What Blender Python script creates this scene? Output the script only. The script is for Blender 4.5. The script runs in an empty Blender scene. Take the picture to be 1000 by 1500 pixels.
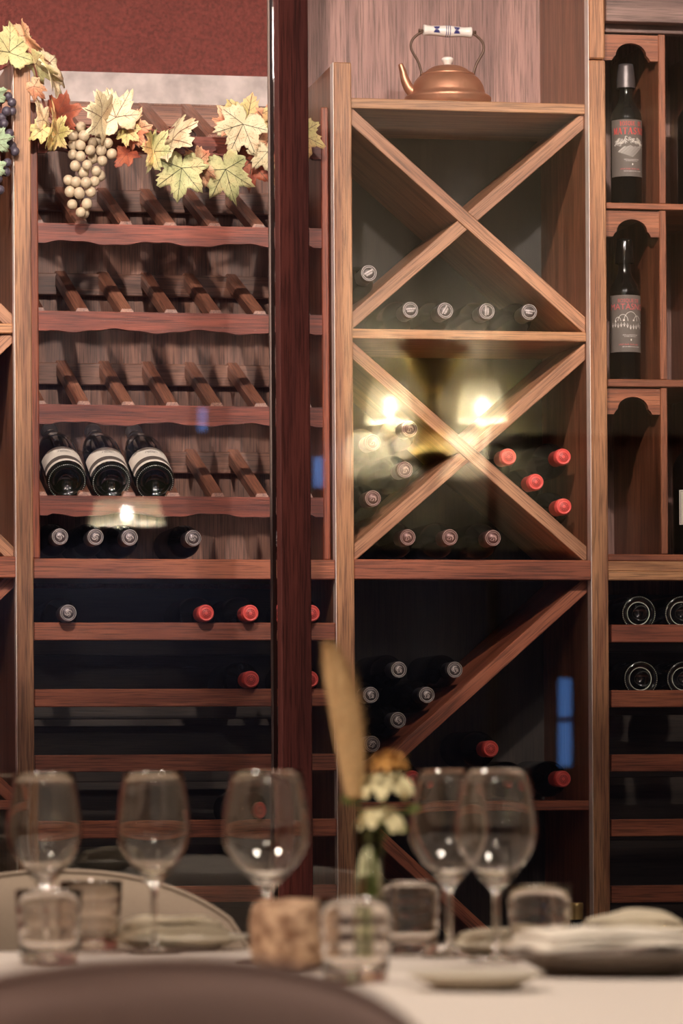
import bpy, bmesh, math, random
from mathutils import Vector, Matrix, noise
random.seed(7)
R = math.radians
scene = bpy.context.scene
col = scene.collection

# ------------------------------------------------------------------ camera
FPX, PX, PY = 6000.0, 500.0, 1130.0          # focal length and principal point, 1000x1500 frame
CAMZ = 0.98
TH = math.atan(0.2); ROLL = 0.006
Fv = Vector((math.sin(TH), math.cos(TH), 0)); Rv = Vector((math.cos(TH), -math.sin(TH), 0)); Uv = Vector((0, 0, 1))
r_ = Rv * math.cos(ROLL) - Uv * math.sin(ROLL)
u_ = Rv * math.sin(ROLL) + Uv * math.cos(ROLL)
CAM = Vector((0, 0, CAMZ))
cd = bpy.data.cameras.new('camera'); cam = bpy.data.objects.new('camera', cd); col.objects.link(cam)
m = Matrix.Identity(4)
for i in range(3):
    m[i][0] = r_[i]; m[i][1] = u_[i]; m[i][2] = -Fv[i]; m[i][3] = CAM[i]
cam.matrix_world = m
cd.sensor_fit = 'VERTICAL'; cd.sensor_height = 36; cd.lens = FPX / 1500 * 36
cd.shift_y = (PY - 750) / 1500
cd.clip_start = 0.05; cd.clip_end = 100
cd.dof.use_dof = True; cd.dof.focus_distance = 7.80; cd.dof.aperture_fstop = 5.4
scene.camera = cam

def W(px, py, Y):
    """point of the world seen at a pixel of the photograph, on the plane y = Y"""
    a = (px - PX) / FPX; b = (PY - py) / FPX
    d = Fv + r_ * a + u_ * b
    return CAM + d * (Y / d.y)
def T(px, py, z=0.75):
    a = (px - PX) / FPX; b = (PY - py) / FPX
    d = Fv + r_ * a + u_ * b
    return CAM + d * ((z - CAMZ) / d.z)
GY = 7.265                                    # plane of the glass partition
REARY = -1.6                                  # wall behind the diners
def V(px, py, Y=REARY):
    p = W(px, py, 2 * GY - Y)
    return Vector((p.x, Y, p.z))

# ------------------------------------------------------------------ light and exposure
scene.view_settings.view_transform = 'Standard'
try: scene.view_settings.look = 'None'
except Exception: pass
scene.view_settings.exposure = 1.0
scene.view_settings.gamma = 1.0
scene.view_settings.use_curve_mapping = False
wd = bpy.data.worlds.new('world'); scene.world = wd; wd.use_nodes = True
wd.node_tree.nodes['Background'].inputs[0].default_value = (1.0, 0.9, 0.8, 1)
wd.node_tree.nodes['Background'].inputs[1].default_value = 0.05
def lamp(name, kind, loc, aim, power, color=(1, 0.86, 0.72), size=0.1, spot=60, blend=0.8):
    l = bpy.data.lights.new(name, kind); o = bpy.data.objects.new(name, l); col.objects.link(o)
    o.location = loc; l.energy = power; l.color = color
    d = Vector(aim) - Vector(loc); o.rotation_euler = d.to_track_quat('-Z', 'Y').to_euler()
    if kind == 'AREA': l.shape = 'DISK'; l.size = size
    else: l.shadow_soft_size = size
    if kind == 'SPOT': l.spot_size = R(spot); l.spot_blend = blend
    return o
CEIL = 3.55
LC = (1, 0.885, 0.78)
for x, p in ((0.75, 75), (1.45, 62), (2.15, 62)):          # downlights just in front of the rack
    lamp('rack_downlight', 'SPOT', (x - .3, 7.0, CEIL - 0.03), (x + .1, 7.72, 1.9), p, LC, 0.03, 95, 0.9)
for x, p in ((-0.3, 300), (1.0, 290), (2.2, 220)):          # ceiling spots over the dining side
    lamp('wall_washer', 'SPOT', (x - .3, 4.4, CEIL - 0.03), (x + .75, 7.7, 1.15), p * 1.12, LC, 0.06, 62, 0.7)
lamp('wall_washer', 'SPOT', (-1.15, 6.5, 2.8), (1.6, 7.7, 1.5), 850, LC, 0.06, 60, 0.9)
lamp('ceiling_fill', 'AREA', (-0.6, 4.0, CEIL - 0.05), (0.9, 4.6, 0.75), 36, LC, 0.5)
lamp('ceiling_fill', 'AREA', (1.8, 3.6, CEIL - 0.05), (1.2, 4.4, 0.75), 18, LC, 0.5)
lamp('ceiling_fill', 'AREA', (0.2, 0.9, CEIL - 0.05), (0.7, 2.8, 0.75), 22, LC, 0.5)  # unseen, added to light the back of the near chair
scene.cycles.sample_clamp_indirect = 200

# ------------------------------------------------------------------ materials
MATS = {}
def nmat(name):
    mt = bpy.data.materials.new(name); mt.use_nodes = True
    nt = mt.node_tree
    MATS[name] = mt
    return mt, nt, nt.nodes['Principled BSDF']
def srgb(r, g, b):
    f = lambda c: (c / 255 / 12.92) if c / 255 <= 0.04045 else ((c / 255 + 0.055) / 1.055) ** 2.4
    return (f(r), f(g), f(b), 1)
def plain(name, c, rough=0.5, metal=0.0, coat=0.0, bump=0.0, bscale=60, var=0.0, spec=0.5, vscale=None, c2=None):
    mt, nt, b = nmat(name)
    b.inputs['Base Color'].default_value = c
    b.inputs['Roughness'].default_value = rough; b.inputs['Metallic'].default_value = metal
    b.inputs['Coat Weight'].default_value = coat; b.inputs['Specular IOR Level'].default_value = spec
    tc = nt.nodes.new('ShaderNodeTexCoord')
    n = nt.nodes.new('ShaderNodeTexNoise'); n.inputs['Scale'].default_value = vscale or bscale; n.inputs['Detail'].default_value = 5
    nt.links.new(tc.outputs['Object'], n.inputs['Vector'])
    if var or c2:
        cr = nt.nodes.new('ShaderNodeValToRGB')
        d = c2 or tuple([x * (1 - var) for x in c[:3]] + [1])
        cr.color_ramp.elements[0].color = d; cr.color_ramp.elements[0].position = 0.35
        cr.color_ramp.elements[1].color = c; cr.color_ramp.elements[1].position = 0.65
        nt.links.new(n.outputs['Fac'], cr.inputs['Fac']); nt.links.new(cr.outputs['Color'], b.inputs['Base Color'])
    if bump:
        n2 = nt.nodes.new('ShaderNodeTexNoise'); n2.inputs['Scale'].default_value = bscale; n2.inputs['Detail'].default_value = 4
        nt.links.new(tc.outputs['Object'], n2.inputs['Vector'])
        bp = nt.nodes.new('ShaderNodeBump'); bp.inputs['Strength'].default_value = bump; bp.inputs['Distance'].default_value = 0.004
        nt.links.new(n2.outputs['Fac'], bp.inputs['Height']); nt.links.new(bp.outputs['Normal'], b.inputs['Normal'])
    return mt
def wood(name, dark, light, rough=0.45, fig=1.0, wear=0.0, coat=0.15):
    """grain runs along the piece's own x axis"""
    mt, nt, b = nmat(name)
    N = nt.nodes.new; L = nt.links.new
    tc = N('ShaderNodeTexCoord'); oi = N('ShaderNodeObjectInfo')
    off = N('ShaderNodeVectorMath'); off.operation = 'MULTIPLY_ADD'
    cmb = N('ShaderNodeCombineXYZ')
    for k in range(3): L(oi.outputs['Random'], cmb.inputs[k])
    L(cmb.outputs[0], off.inputs[0]); off.inputs[1].default_value = (17, 9, 13); L(tc.outputs['Object'], off.inputs[2])
    mp = N('ShaderNodeMapping'); mp.inputs['Scale'].default_value = (2.2, 30, 30); L(off.outputs[0], mp.inputs[0])
    n1 = N('ShaderNodeTexNoise'); n1.inputs['Scale'].default_value = 1.0; n1.inputs['Detail'].default_value = 6; n1.inputs['Distortion'].default_value = 0.7 * fig; L(mp.outputs[0], n1.inputs[0])
    mp2 = N('ShaderNodeMapping'); mp2.inputs['Scale'].default_value = (14, 420, 420); L(off.outputs[0], mp2.inputs[0])
    n2 = N('ShaderNodeTexNoise'); n2.inputs['Scale'].default_value = 1.0; n2.inputs['Detail'].default_value = 3; L(mp2.outputs[0], n2.inputs[0])
    cr = N('ShaderNodeValToRGB'); e = cr.color_ramp.elements
    e[0].position = 0.3; e[0].color = dark; e[1].position = 0.68; e[1].color = light
    L(n1.outputs['Fac'], cr.inputs[0])
    mx = N('ShaderNodeMix'); mx.data_type = 'RGBA'; mx.blend_type = 'MULTIPLY'; mx.inputs[0].default_value = 0.75
    cr2 = N('ShaderNodeValToRGB'); e = cr2.color_ramp.elements
    e[0].position = 0.36; e[0].color = (0.3, 0.27, 0.25, 1); e[1].position = 0.54; e[1].color = (1, 1, 1, 1)
    L(n2.outputs['Fac'], cr2.inputs[0]); L(cr.outputs[0], mx.inputs[6]); L(cr2.outputs[0], mx.inputs[7])
    hsv = N('ShaderNodeHueSaturation')
    mr = N('ShaderNodeMapRange'); mr.inputs[3].default_value = 0.86; mr.inputs[4].default_value = 1.14
    L(oi.outputs['Random'], mr.inputs[0]); L(mr.outputs[0], hsv.inputs['Value']); L(mx.outputs[2], hsv.inputs['Color'])
    outc = hsv.outputs[0]
    if wear:
        n3 = N('ShaderNodeTexNoise'); n3.inputs['Scale'].default_value = 1; n3.inputs['Detail'].default_value = 8; n3.inputs['Roughness'].default_value = .8
        mp3 = N('ShaderNodeMapping'); mp3.inputs['Scale'].default_value = (70, 260, 260); L(off.outputs[0], mp3.inputs[0]); L(mp3.outputs[0], n3.inputs[0])
        cr3 = N('ShaderNodeValToRGB'); e = cr3.color_ramp.elements
        e[0].position = 0.66 - 0.12 * wear; e[0].color = (0, 0, 0, 1); e[1].position = 0.8 - .1 * wear; e[1].color = (1, 1, 1, 1)
        L(n3.outputs['Fac'], cr3.inputs[0])
        mw = N('ShaderNodeMix'); mw.data_type = 'RGBA'; L(cr3.outputs[0], mw.inputs[0]); L(outc, mw.inputs[6]); mw.inputs[7].default_value = srgb(205, 165, 145)
        outc = mw.outputs[2]
    L(outc, b.inputs['Base Color'])
    b.inputs['Roughness'].default_value = rough; b.inputs['Coat Weight'].default_value = coat; b.inputs['Coat Roughness'].default_value = 0.3
    bp = N('ShaderNodeBump'); bp.inputs['Strength'].default_value = 0.25; bp.inputs['Distance'].default_value = 0.001
    L(n2.outputs['Fac'], bp.inputs['Height']); L(bp.outputs[0], b.inputs['Normal'])
    return mt
wood('wood_post', srgb(140, 88, 60), srgb(196, 140, 98))
wood('wood_shelf', srgb(150, 98, 66), srgb(204, 150, 106))
wood('wood_rail', srgb(134, 68, 48), srgb(186, 108, 76))
wood('wood_slat', srgb(140, 92, 66), srgb(192, 138, 104))
wood('wood_panel', srgb(122, 74, 52), srgb(170, 112, 82))
wood('wood_red', srgb(92, 36, 27), srgb(150, 72, 52), fig=2.2, wear=0.25)
wood('wood_ramp', srgb(112, 64, 48), srgb(168, 112, 88))
wood('wood_stile', srgb(110, 46, 30), srgb(160, 82, 52))
wood('wood_back', srgb(84, 52, 42), srgb(140, 96, 78))
wood('wood_back_shaded', srgb(34, 25, 20), srgb(54, 41, 32))  # shade inside the bays, put into the colour of backs and rear rails
wood('wood_niche_back', srgb(118, 82, 76), srgb(164, 122, 112))
wood('wood_mullion', srgb(26, 8, 7), srgb(38, 14, 11), rough=0.6, coat=0.0)
MATS['wood_mullion'].node_tree.nodes['Principled BSDF'].inputs['Specular IOR Level'].default_value = 0.02
wood('wood_old', srgb(112, 58, 38), srgb(170, 104, 72), wear=0.5)
wood('wood_header', srgb(74, 46, 42), srgb(150, 118, 108), wear=0.3)
plain('edge_pale', srgb(250, 232, 222), 0.5, var=.08, bscale=40)
plain('wall_red', srgb(130, 62, 55), 0.9, bump=1.0, bscale=260, c2=srgb(98, 43, 39), vscale=170)
plain('plaster_grey', srgb(205, 190, 186), 0.85, bump=0.3, bscale=60, var=0.35, vscale=25)
plain('plaster_cream', srgb(224, 215, 194), 0.85, bump=0.1, bscale=40)
plain('dado_paint', srgb(120, 112, 94), 0.7, bump=.05)
plain('wall_warm', srgb(196, 150, 116), 0.8, bump=.1)
plain('wall_dark', srgb(58, 64, 92), 0.8, bump=.1)
plain('floor_dark', srgb(96, 66, 48), 0.4, bump=.1)
plain('ceiling_white', srgb(200, 190, 176), 0.9, bump=.05)
plain('copper', srgb(208, 148, 118), 0.42, metal=0.7, bump=0.08, bscale=35, var=0.25, vscale=18)
plain('brass_wire', srgb(96, 72, 58), 0.4, metal=0.3, bump=.05)
plain('porcelain', srgb(238, 226, 218), 0.2, coat=0.4)
plain('blue_paint', srgb(42, 44, 110), 0.3)
plain('bottle_dark', srgb(10, 9, 9), 0.08, spec=0.3)
plain('bottle_olive', srgb(17, 18, 9), 0.07, coat=0.4, spec=0.6)
plain('bottle_base', srgb(10, 10, 9), 0.06, coat=1.0, spec=0.8)
plain('bottle_cellar', srgb(9, 8, 8), 0.18, spec=0.07)
plain('glass_glint', srgb(210, 210, 200), 0.3)  # pale colour standing in for glints on the dark bottle bases
plain('capsule_red', srgb(228, 86, 80), 0.42, bump=.1, bscale=200)
plain('capsule_red_deep', srgb(120, 26, 28), 0.5)
plain('capsule_grey', srgb(92, 84, 84), 0.38, metal=0.5, bump=.06, bscale=200)
plain('capsule_silver', srgb(112, 102, 106), 0.4, metal=0.6, bump=.06, bscale=200)
plain('capsule_plum', srgb(96, 64, 62), 0.38, metal=0.4, bump=.06, bscale=200)
plain('emboss_light', srgb(214, 200, 196), 0.4, metal=0.2)  # pale for lettering, also for foil glints on crests and rims
plain('emboss_rose', srgb(196, 160, 152), 0.4, metal=0.2)
plain('gold_foil', srgb(214, 184, 120), 0.35, metal=0.4, bump=.05)
plain('label_cream', srgb(240, 228, 216), 0.7, var=.06, bscale=50)
plain('label_brown', srgb(96, 84, 76), 0.6)
plain('label_ink', srgb(84, 74, 70), 0.6)
plain('label_charcoal', srgb(104, 94, 88), 0.7, var=.08)
plain('print_red', srgb(226, 64, 60), 0.6)
plain('print_white', srgb(232, 224, 214), 0.6)
plain('print_rose', srgb(206, 92, 92), 0.6)
plain('grape_pale', srgb(210, 188, 158), 0.42, var=.25, vscale=60, coat=.1)
plain('grape_dark', srgb(88, 78, 92), 0.4, var=.4, vscale=90, coat=.1)
plain('vine_stem', srgb(126, 68, 56), 0.6)
plain('vein', srgb(110, 66, 58), 0.6)
plain('vein_dark', srgb(70, 70, 48), 0.6)
plain('leaf_green', srgb(188, 212, 172), 0.55, bump=.2, bscale=120, var=.25)
def leafmat(name, a, b, c):
    mt, nt, bs = nmat(name); N = nt.nodes.new; L = nt.links.new
    tc = N('ShaderNodeTexCoord'); oi = N('ShaderNodeObjectInfo')
    ad = N('ShaderNodeVectorMath'); ad.operation = 'ADD'; L(tc.outputs['Object'], ad.inputs[0]); L(oi.outputs['Random'], ad.inputs[1])
    n = N('ShaderNodeTexNoise'); n.inputs['Scale'].default_value = 28; n.inputs['Detail'].default_value = 4; L(ad.outputs[0], n.inputs[0])
    cr = N('ShaderNodeValToRGB'); e = cr.color_ramp.elements
    e[0].position = .36; e[0].color = a; e[1].position = .66; e[1].color = c
    k = e.new(.5); k.color = b
    L(n.outputs['Fac'], cr.inputs[0])
    n2 = N('ShaderNodeTexNoise'); n2.inputs['Scale'].default_value = 420; n2.inputs['Detail'].default_value = 5; L(ad.outputs[0], n2.inputs[0])
    cr2 = N('ShaderNodeValToRGB'); e = cr2.color_ramp.elements; e[0].position = .33; e[0].color = (.4, .3, .2, 1); e[1].position = .42; e[1].color = (1, 1, 1, 1)
    L(n2.outputs['Fac'], cr2.inputs[0])
    mx = N('ShaderNodeMix'); mx.data_type = 'RGBA'; mx.blend_type = 'MULTIPLY'; mx.inputs[0].default_value = .7
    L(cr.outputs[0], mx.inputs[6]); L(cr2.outputs[0], mx.inputs[7]); L(mx.outputs[2], bs.inputs['Base Color'])
    bs.inputs['Roughness'].default_value = .6
    bp = N('ShaderNodeBump'); bp.inputs['Strength'].default_value = .3; bp.inputs['Distance'].default_value = .002; L(n.outputs['Fac'], bp.inputs['Height']); L(bp.outputs[0], bs.inputs['Normal'])
leafmat('leaf_cream', srgb(226, 206, 164), srgb(238, 222, 184), srgb(230, 196, 156))
leafmat('leaf_yellow', srgb(196, 182, 112), srgb(222, 202, 140), srgb(230, 184, 130))
leafmat('leaf_sage', srgb(182, 182, 128), srgb(214, 208, 152), srgb(226, 204, 150))
leafmat('leaf_orange', srgb(212, 130, 98), srgb(228, 168, 130), srgb(236, 204, 164))
leafmat('leaf_russet', srgb(120, 50, 36), srgb(150, 70, 48), srgb(176, 96, 66))
plain('tablecloth', srgb(222, 210, 198), 0.85, bump=.25, bscale=180, var=.06)
plain('napkin', srgb(206, 192, 166), 0.9, bump=.3, bscale=240, var=.1)
plain('napkin_white', srgb(232, 222, 206), 0.9, bump=.3, bscale=240, var=.06)
plain('ceramic', srgb(206, 196, 176), 0.35, coat=.2)
plain('ceramic_grey', srgb(120, 108, 98), 0.4, coat=.2)
plain('chair_fabric', srgb(158, 130, 120), 0.9, bump=.5, bscale=500, var=.14)
plain('chair_fabric_olive', srgb(116, 100, 84), 0.9, bump=.5, bscale=500, var=.14)
plain('chair_leg', srgb(60, 40, 30), 0.5)
plain('stone_rough', srgb(206, 172, 140), 0.9, bump=1.0, bscale=70, c2=srgb(130, 94, 70), vscale=55)
plain('candle_wax', srgb(240, 230, 214), 0.5)
plain('pampas', srgb(214, 178, 128), 0.95, bump=.8, bscale=200, var=.25)
plain('petal_cream', srgb(226, 214, 166), 0.7, var=.12)
plain('petal_amber', srgb(206, 150, 76), 0.8, var=.25, vscale=40)
plain('stem_green', srgb(110, 122, 64), 0.6, var=.2)
plain('metal_trim', srgb(150, 128, 120), 0.6, metal=.2)
plain('brass_old', srgb(150, 118, 58), 0.4, metal=.5, bump=.2, bscale=80, var=.4, vscale=30)
plain('gold_leaf', srgb(220, 190, 110), 0.45, metal=.4)
plain('iron_dark', srgb(44, 34, 26), 0.5)
plain('sleeve_cream', srgb(230, 214, 180), 0.5)
def glassmat(name, ior=1.46, color=(1, 1, 1, 1), rough=0.0):
    mt = bpy.data.materials.new(name); mt.use_nodes = True; nt = mt.node_tree; MATS[name] = mt
    nt.nodes.clear(); o = nt.nodes.new('ShaderNodeOutputMaterial'); g = nt.nodes.new('ShaderNodeBsdfGlass')
    g.inputs['IOR'].default_value = ior; g.inputs['Color'].default_value = color; g.inputs['Roughness'].default_value = rough
    nt.links.new(g.outputs[0], o.inputs[0]); return mt
glassmat('drinking_glass', 1.46, (.985, .975, .96, 1))
glassmat('tumbler_glass', 1.46, (.97, .95, .93, 1), .03)
glassmat('vase_glass', 1.4, (.93, .95, .86, 1), .02)
def panemat(name, ior):
    mt = bpy.data.materials.new(name); mt.use_nodes = True; nt = mt.node_tree; MATS[name] = mt
    nt.nodes.clear(); N = nt.nodes.new; L = nt.links.new
    o = N('ShaderNodeOutputMaterial'); t = N('ShaderNodeBsdfTransparent'); g = N('ShaderNodeBsdfGlossy'); mx = N('ShaderNodeMixShader'); f = N('ShaderNodeFresnel')
    g.inputs['Roughness'].default_value = 0.0; f.inputs['IOR'].default_value = ior
    L(f.outputs[0], mx.inputs[0]); L(t.outputs[0], mx.inputs[1]); L(g.outputs[0], mx.inputs[2]); L(mx.outputs[0], o.inputs[0])
panemat('partition_glass', 1.68)
def emit(name, c, s):
    mt, nt, b = nmat(name); b.inputs['Base Color'].default_value = c
    b.inputs['Emission Color'].default_value = c; b.inputs['Emission Strength'].default_value = s
    return mt
emit('bulb', (1, .9, .76, 1), 290)
emit('bulb_soft', (1, .9, .82, 1), 210)
emit('daylight_blue', (.13, .38, 1, 1), .9)
def shademat(name):
    mt = bpy.data.materials.new(name); mt.use_nodes = True; nt = mt.node_tree; MATS[name] = mt
    nt.nodes.clear(); N = nt.nodes.new; L = nt.links.new
    o = N('ShaderNodeOutputMaterial'); d = N('ShaderNodeBsdfDiffuse'); t = N('ShaderNodeBsdfTranslucent'); mx = N('ShaderNodeMixShader')
    tr = N('ShaderNodeBsdfTransparent'); m2 = N('ShaderNodeMixShader'); m2.inputs[0].default_value = 0.2
    c = srgb(240, 234, 212); d.inputs[0].default_value = c; t.inputs[0].default_value = c; mx.inputs[0].default_value = .14
    L(d.outputs[0], mx.inputs[1]); L(t.outputs[0], mx.inputs[2]); L(mx.outputs[0], m2.inputs[1]); L(tr.outputs[0], m2.inputs[2]); L(m2.outputs[0], o.inputs[0])
shademat('lamp_shade')

# ------------------------------------------------------------------ building helpers
def wm(o):
    mloc = o.matrix_basis.copy()
    if o.parent is None: return mloc
    return wm(o.parent) @ o.matrix_parent_inverse @ mloc
def put(o, parent=None, world=True):
    col.objects.link(o)
    if parent is not None:
        o.parent = parent
        if world: o.matrix_parent_inverse = wm(parent).inverted()
    return o
def mobj(name, verts, faces, mat, parent=None, smooth=False, loc=None, world=True, rot=None):
    me = bpy.data.meshes.new(name); me.from_pydata([tuple(v) for v in verts], [], faces); me.update()
    if smooth:
        for p in me.polygons: p.use_smooth = True
    me.materials.append(MATS[mat] if isinstance(mat, str) else mat)
    o = bpy.data.objects.new(name, me)
    if loc is not None: o.location = loc
    if rot is not None: o.rotation_euler = rot
    return put(o, parent, world)
def bmobj(name, bm, mat, parent=None, smooth=False, loc=None, world=True, rot=None):
    bmesh.ops.recalc_face_normals(bm, faces=bm.faces)
    me = bpy.data.meshes.new(name); bm.to_mesh(me); bm.free()
    if smooth:
        for p in me.polygons: p.use_smooth = True
    me.materials.append(MATS[mat])
    o = bpy.data.objects.new(name, me)
    if loc is not None: o.location = loc
    if rot is not None: o.rotation_euler = rot
    return put(o, parent, world)
def tag(o, label, cat=None, group=None, kind=None):
    if label: o['label'] = label
    if cat: o['category'] = cat
    if group: o['group'] = group
    if kind: o['kind'] = kind
    return o
def thing(name, label, cat, loc=(0, 0, 0), rot=(0, 0, 0), group=None):
    o = bpy.data.objects.new(name, None); o.empty_display_size = .05
    o.location = loc; o.rotation_euler = rot; col.objects.link(o)
    return tag(o, label, cat, group)
def struct(name, label=None):
    o = bpy.data.objects.new(name, None); col.objects.link(o); return tag(o, label, None, None, 'structure')
def boxbm(lx, ly, lz, bev=0.0015):
    bm = bmesh.new(); bmesh.ops.create_cube(bm, size=1)
    for v in bm.verts: v.co = Vector((v.co.x * lx, v.co.y * ly, v.co.z * lz))
    if bev: bmesh.ops.bevel(bm, geom=list(bm.edges), offset=bev, segments=1, affect='EDGES')
    return bm
GR = {'x': (0, 0, 0), 'y': (0, 0, R(90)), 'z': (0, R(-90), 0)}
def abox(name, x0, x1, y0, y1, z0, z1, mat, parent=None, grain='x', bev=0.0015):
    c = Vector(((x0 + x1) / 2, (y0 + y1) / 2, (z0 + z1) / 2)); dx, dy, dz = x1 - x0, y1 - y0, z1 - z0
    if grain == 'x': d = (dx, dy, dz)
    elif grain == 'y': d = (dy, dx, dz)
    else: d = (dz, dy, dx)
    return bmobj(name, boxbm(*d, bev=min(bev, min(d) * .3)), mat, parent, loc=c, rot=GR[grain])
def bar(name, a, b, width, depth, mat, parent=None, bev=0.0015):
    """board from a to b (in an x-z plane), width across in that plane, depth along y"""
    a, b = Vector(a), Vector(b); d = b - a; L = d.length
    ang = math.atan2(d.z, d.x)
    return bmobj(name, boxbm(L, depth, width, bev), mat, parent, loc=(a + b) / 2, rot=(0, -ang, 0))
def lathe(prof, seg=32, closed=False):
    """prof: list of (r, z)"""
    vs, fs = [], []
    rows = []
    for r, z in prof:
        if r < 1e-6: rows.append([len(vs)]); vs.append((0, 0, z))
        else:
            rows.append(list(range(len(vs), len(vs) + seg)))
            for k in range(seg):
                a = 2 * math.pi * k / seg; vs.append((r * math.cos(a), r * math.sin(a), z))
    n = len(rows)
    for i in range(n if closed else n - 1):
        A, B = rows[i], rows[(i + 1) % n]
        for k in range(seg):
            k2 = (k + 1) % seg
            if len(A) == 1 and len(B) == 1: continue
            if len(A) == 1: fs.append((A[0], B[k2], B[k]))
            elif len(B) == 1: fs.append((A[k], A[k2], B[0]))
            else: fs.append((A[k], A[k2], B[k2], B[k]))
    return vs, fs
def tube(pts, rad, seg=8, cap=True):
    pts = [Vector(p) for p in pts]; n = len(pts)
    rads = rad if isinstance(rad, (list, tuple)) else [rad] * n
    vs, fs = [], []
    ref = None
    for i, p in enumerate(pts):
        t = (pts[min(i + 1, n - 1)] - pts[max(i - 1, 0)]).normalized()
        if ref is None: ref = t.orthogonal().normalized()
        ref = (ref - t * ref.dot(t)).normalized(); bn = t.cross(ref)
        for k in range(seg):
            a = 2 * math.pi * k / seg
            vs.append(p + (ref * math.cos(a) + bn * math.sin(a)) * rads[i])
    for i in range(n - 1):
        for k in range(seg):
            k2 = (k + 1) % seg
            fs.append((i * seg + k, i * seg + k2, (i + 1) * seg + k2, (i + 1) * seg + k))
    if cap: fs.append(tuple(range(seg))[::-1]); fs.append(tuple(range((n - 1) * seg, n * seg)))
    return vs, fs
def smoothpath(P, n=6):
    P = [Vector(p) for p in P]; out = []
    for i in range(len(P) - 1):
        p0, p1, p2, p3 = P[max(i - 1, 0)], P[i], P[i + 1], P[min(i + 2, len(P) - 1)]
        for k in range(n):
            t = k / n
            out.append(.5 * (2 * p1 + (p2 - p0) * t + (2 * p0 - 5 * p1 + 4 * p2 - p3) * t * t + (3 * p1 - p0 - 3 * p2 + p3) * t ** 3))
    return out + [P[-1]]
def copy_tree(o, parent=None):
    c = o.copy(); col.objects.link(c); c.parent = parent
    for ch in list(o.children): copy_tree(ch, c)
    return c

# ------------------------------------------------------------------ planes of the rack
YF = 7.65            # front of the face frames
YP = YF + 0.028      # front of side panels
YB = 8.03            # back panels
YS = YF + 0.04       # front of the slanted rack
X = lambda px, Y=YF, py=700: W(px, py, Y).x
Z = lambda py, Y=YF, px=500: W(px, py, Y).z

# ------------------------------------------------------------------ room shell
def slab(name, x0, x1, y0, y1, z0, z1, mat): 
    return tag(abox(name, x0, x1, y0, y1, z0, z1, mat, bev=0), None, kind='structure')
RX0, RX1, RY0, RY1 = -1.6, 6.2, REARY, YB + 0.025
slab('floor', RX0, RX1, RY0, RY1 + .1, -0.1, 0, 'floor_dark')
slab('ceiling', RX0, RX1, RY0, RY1 + .1, CEIL, CEIL + .1, 'ceiling_white')
slab('wall_left', RX0 - .1, RX0, RY0, RY1 + .1, 0, CEIL, 'wall_warm')
slab('wall_right', RX1, RX1 + .1, RY0, RY1 + .1, 0, CEIL, 'plaster_cream')
wb = slab('wall_back', RX0, RX1, RY1, RY1 + .1, 0, CEIL, 'wall_red')
xs0, xs1 = X(46), X(490)
abox('plaster_band', RX0, RX1, RY1 - .004, RY1, Z(156, RY1, 250), Z(109, RY1, 250), 'plaster_grey', wb, bev=0)
# rear wall, seen only in the partition's reflections
xr0, xr1 = V(505, 600).x, RX1
wr = slab('wall_rear', RX0, RX1, REARY - .1, REARY, 0, CEIL, 'wall_dark')
zc0 = V(630, 805).z; zd1 = V(630, 700).z; zd2 = V(800, 650).z; xm = V(717, 600).x
abox('plaster_field', xr0, xm, REARY - .001, REARY + .006, zd1, CEIL, 'plaster_cream', wr, bev=0)
abox('plaster_field', xm, xr1, REARY - .001, REARY + .006, zd2, CEIL, 'plaster_cream', wr, bev=0)
abox('dado_panel', xr0, xm, REARY - .001, REARY + .008, zc0, zd1, 'dado_paint', wr, bev=0)
abox('dado_panel', xm, xr1, REARY - .001, REARY + .008, zc0, zd2, 'dado_paint', wr, bev=0)
abox('dado_rail', xm, xr1, REARY, REARY + .03, V(700, 650).z, V(700, 636).z, 'iron_dark', wr)
abox('panel_strip', V(712, 600).x, V(724, 600).x, REARY, REARY + .02, 0, V(712, 645).z, 'iron_dark', wr)

# ------------------------------------------------------------------ glass partition
win = struct('window_1')
mx0, mx1 = X(411, 7.22), X(455, 7.22)
abox('mullion', mx0, mx1, 7.22, 7.31, 0, CEIL, 'wood_mullion', win, 'z')
abox('trim_strip', mx0 - .003, mx0, 7.305, 7.313, 0.3, CEIL, 'metal_trim', win, 'z', bev=0)
for a, b in ((-0.6, mx0), (mx1, 3.4)):
    abox('window_pane', a, b, GY - .004, GY + .004, 0.05, CEIL, 'partition_glass', win, bev=0)
abox('window_sill', -0.6, 3.4, 7.22, 7.31, 0, 0.05, 'wood_mullion', win)

# ------------------------------------------------------------------ rack units
def post(x0, x1, z1, parent, mat='wood_post', strip=True):
    p = abox('post', x0 + (.0012 if strip else 0), x1, YF, YP, 0, z1, mat, parent, 'z', .002)
    if strip: tag(abox('edge_strip', x0, x0 + .0012, YF + .0005, YP, 0, z1 - .001, 'edge_pale', p, 'z', 0), 'pale edge strip')
    return p
XL0, XL1 = X(22.5), X(48)
XC0, XC1 = X(491), X(518)
XR0, XR1 = X(865), X(890)

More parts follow.
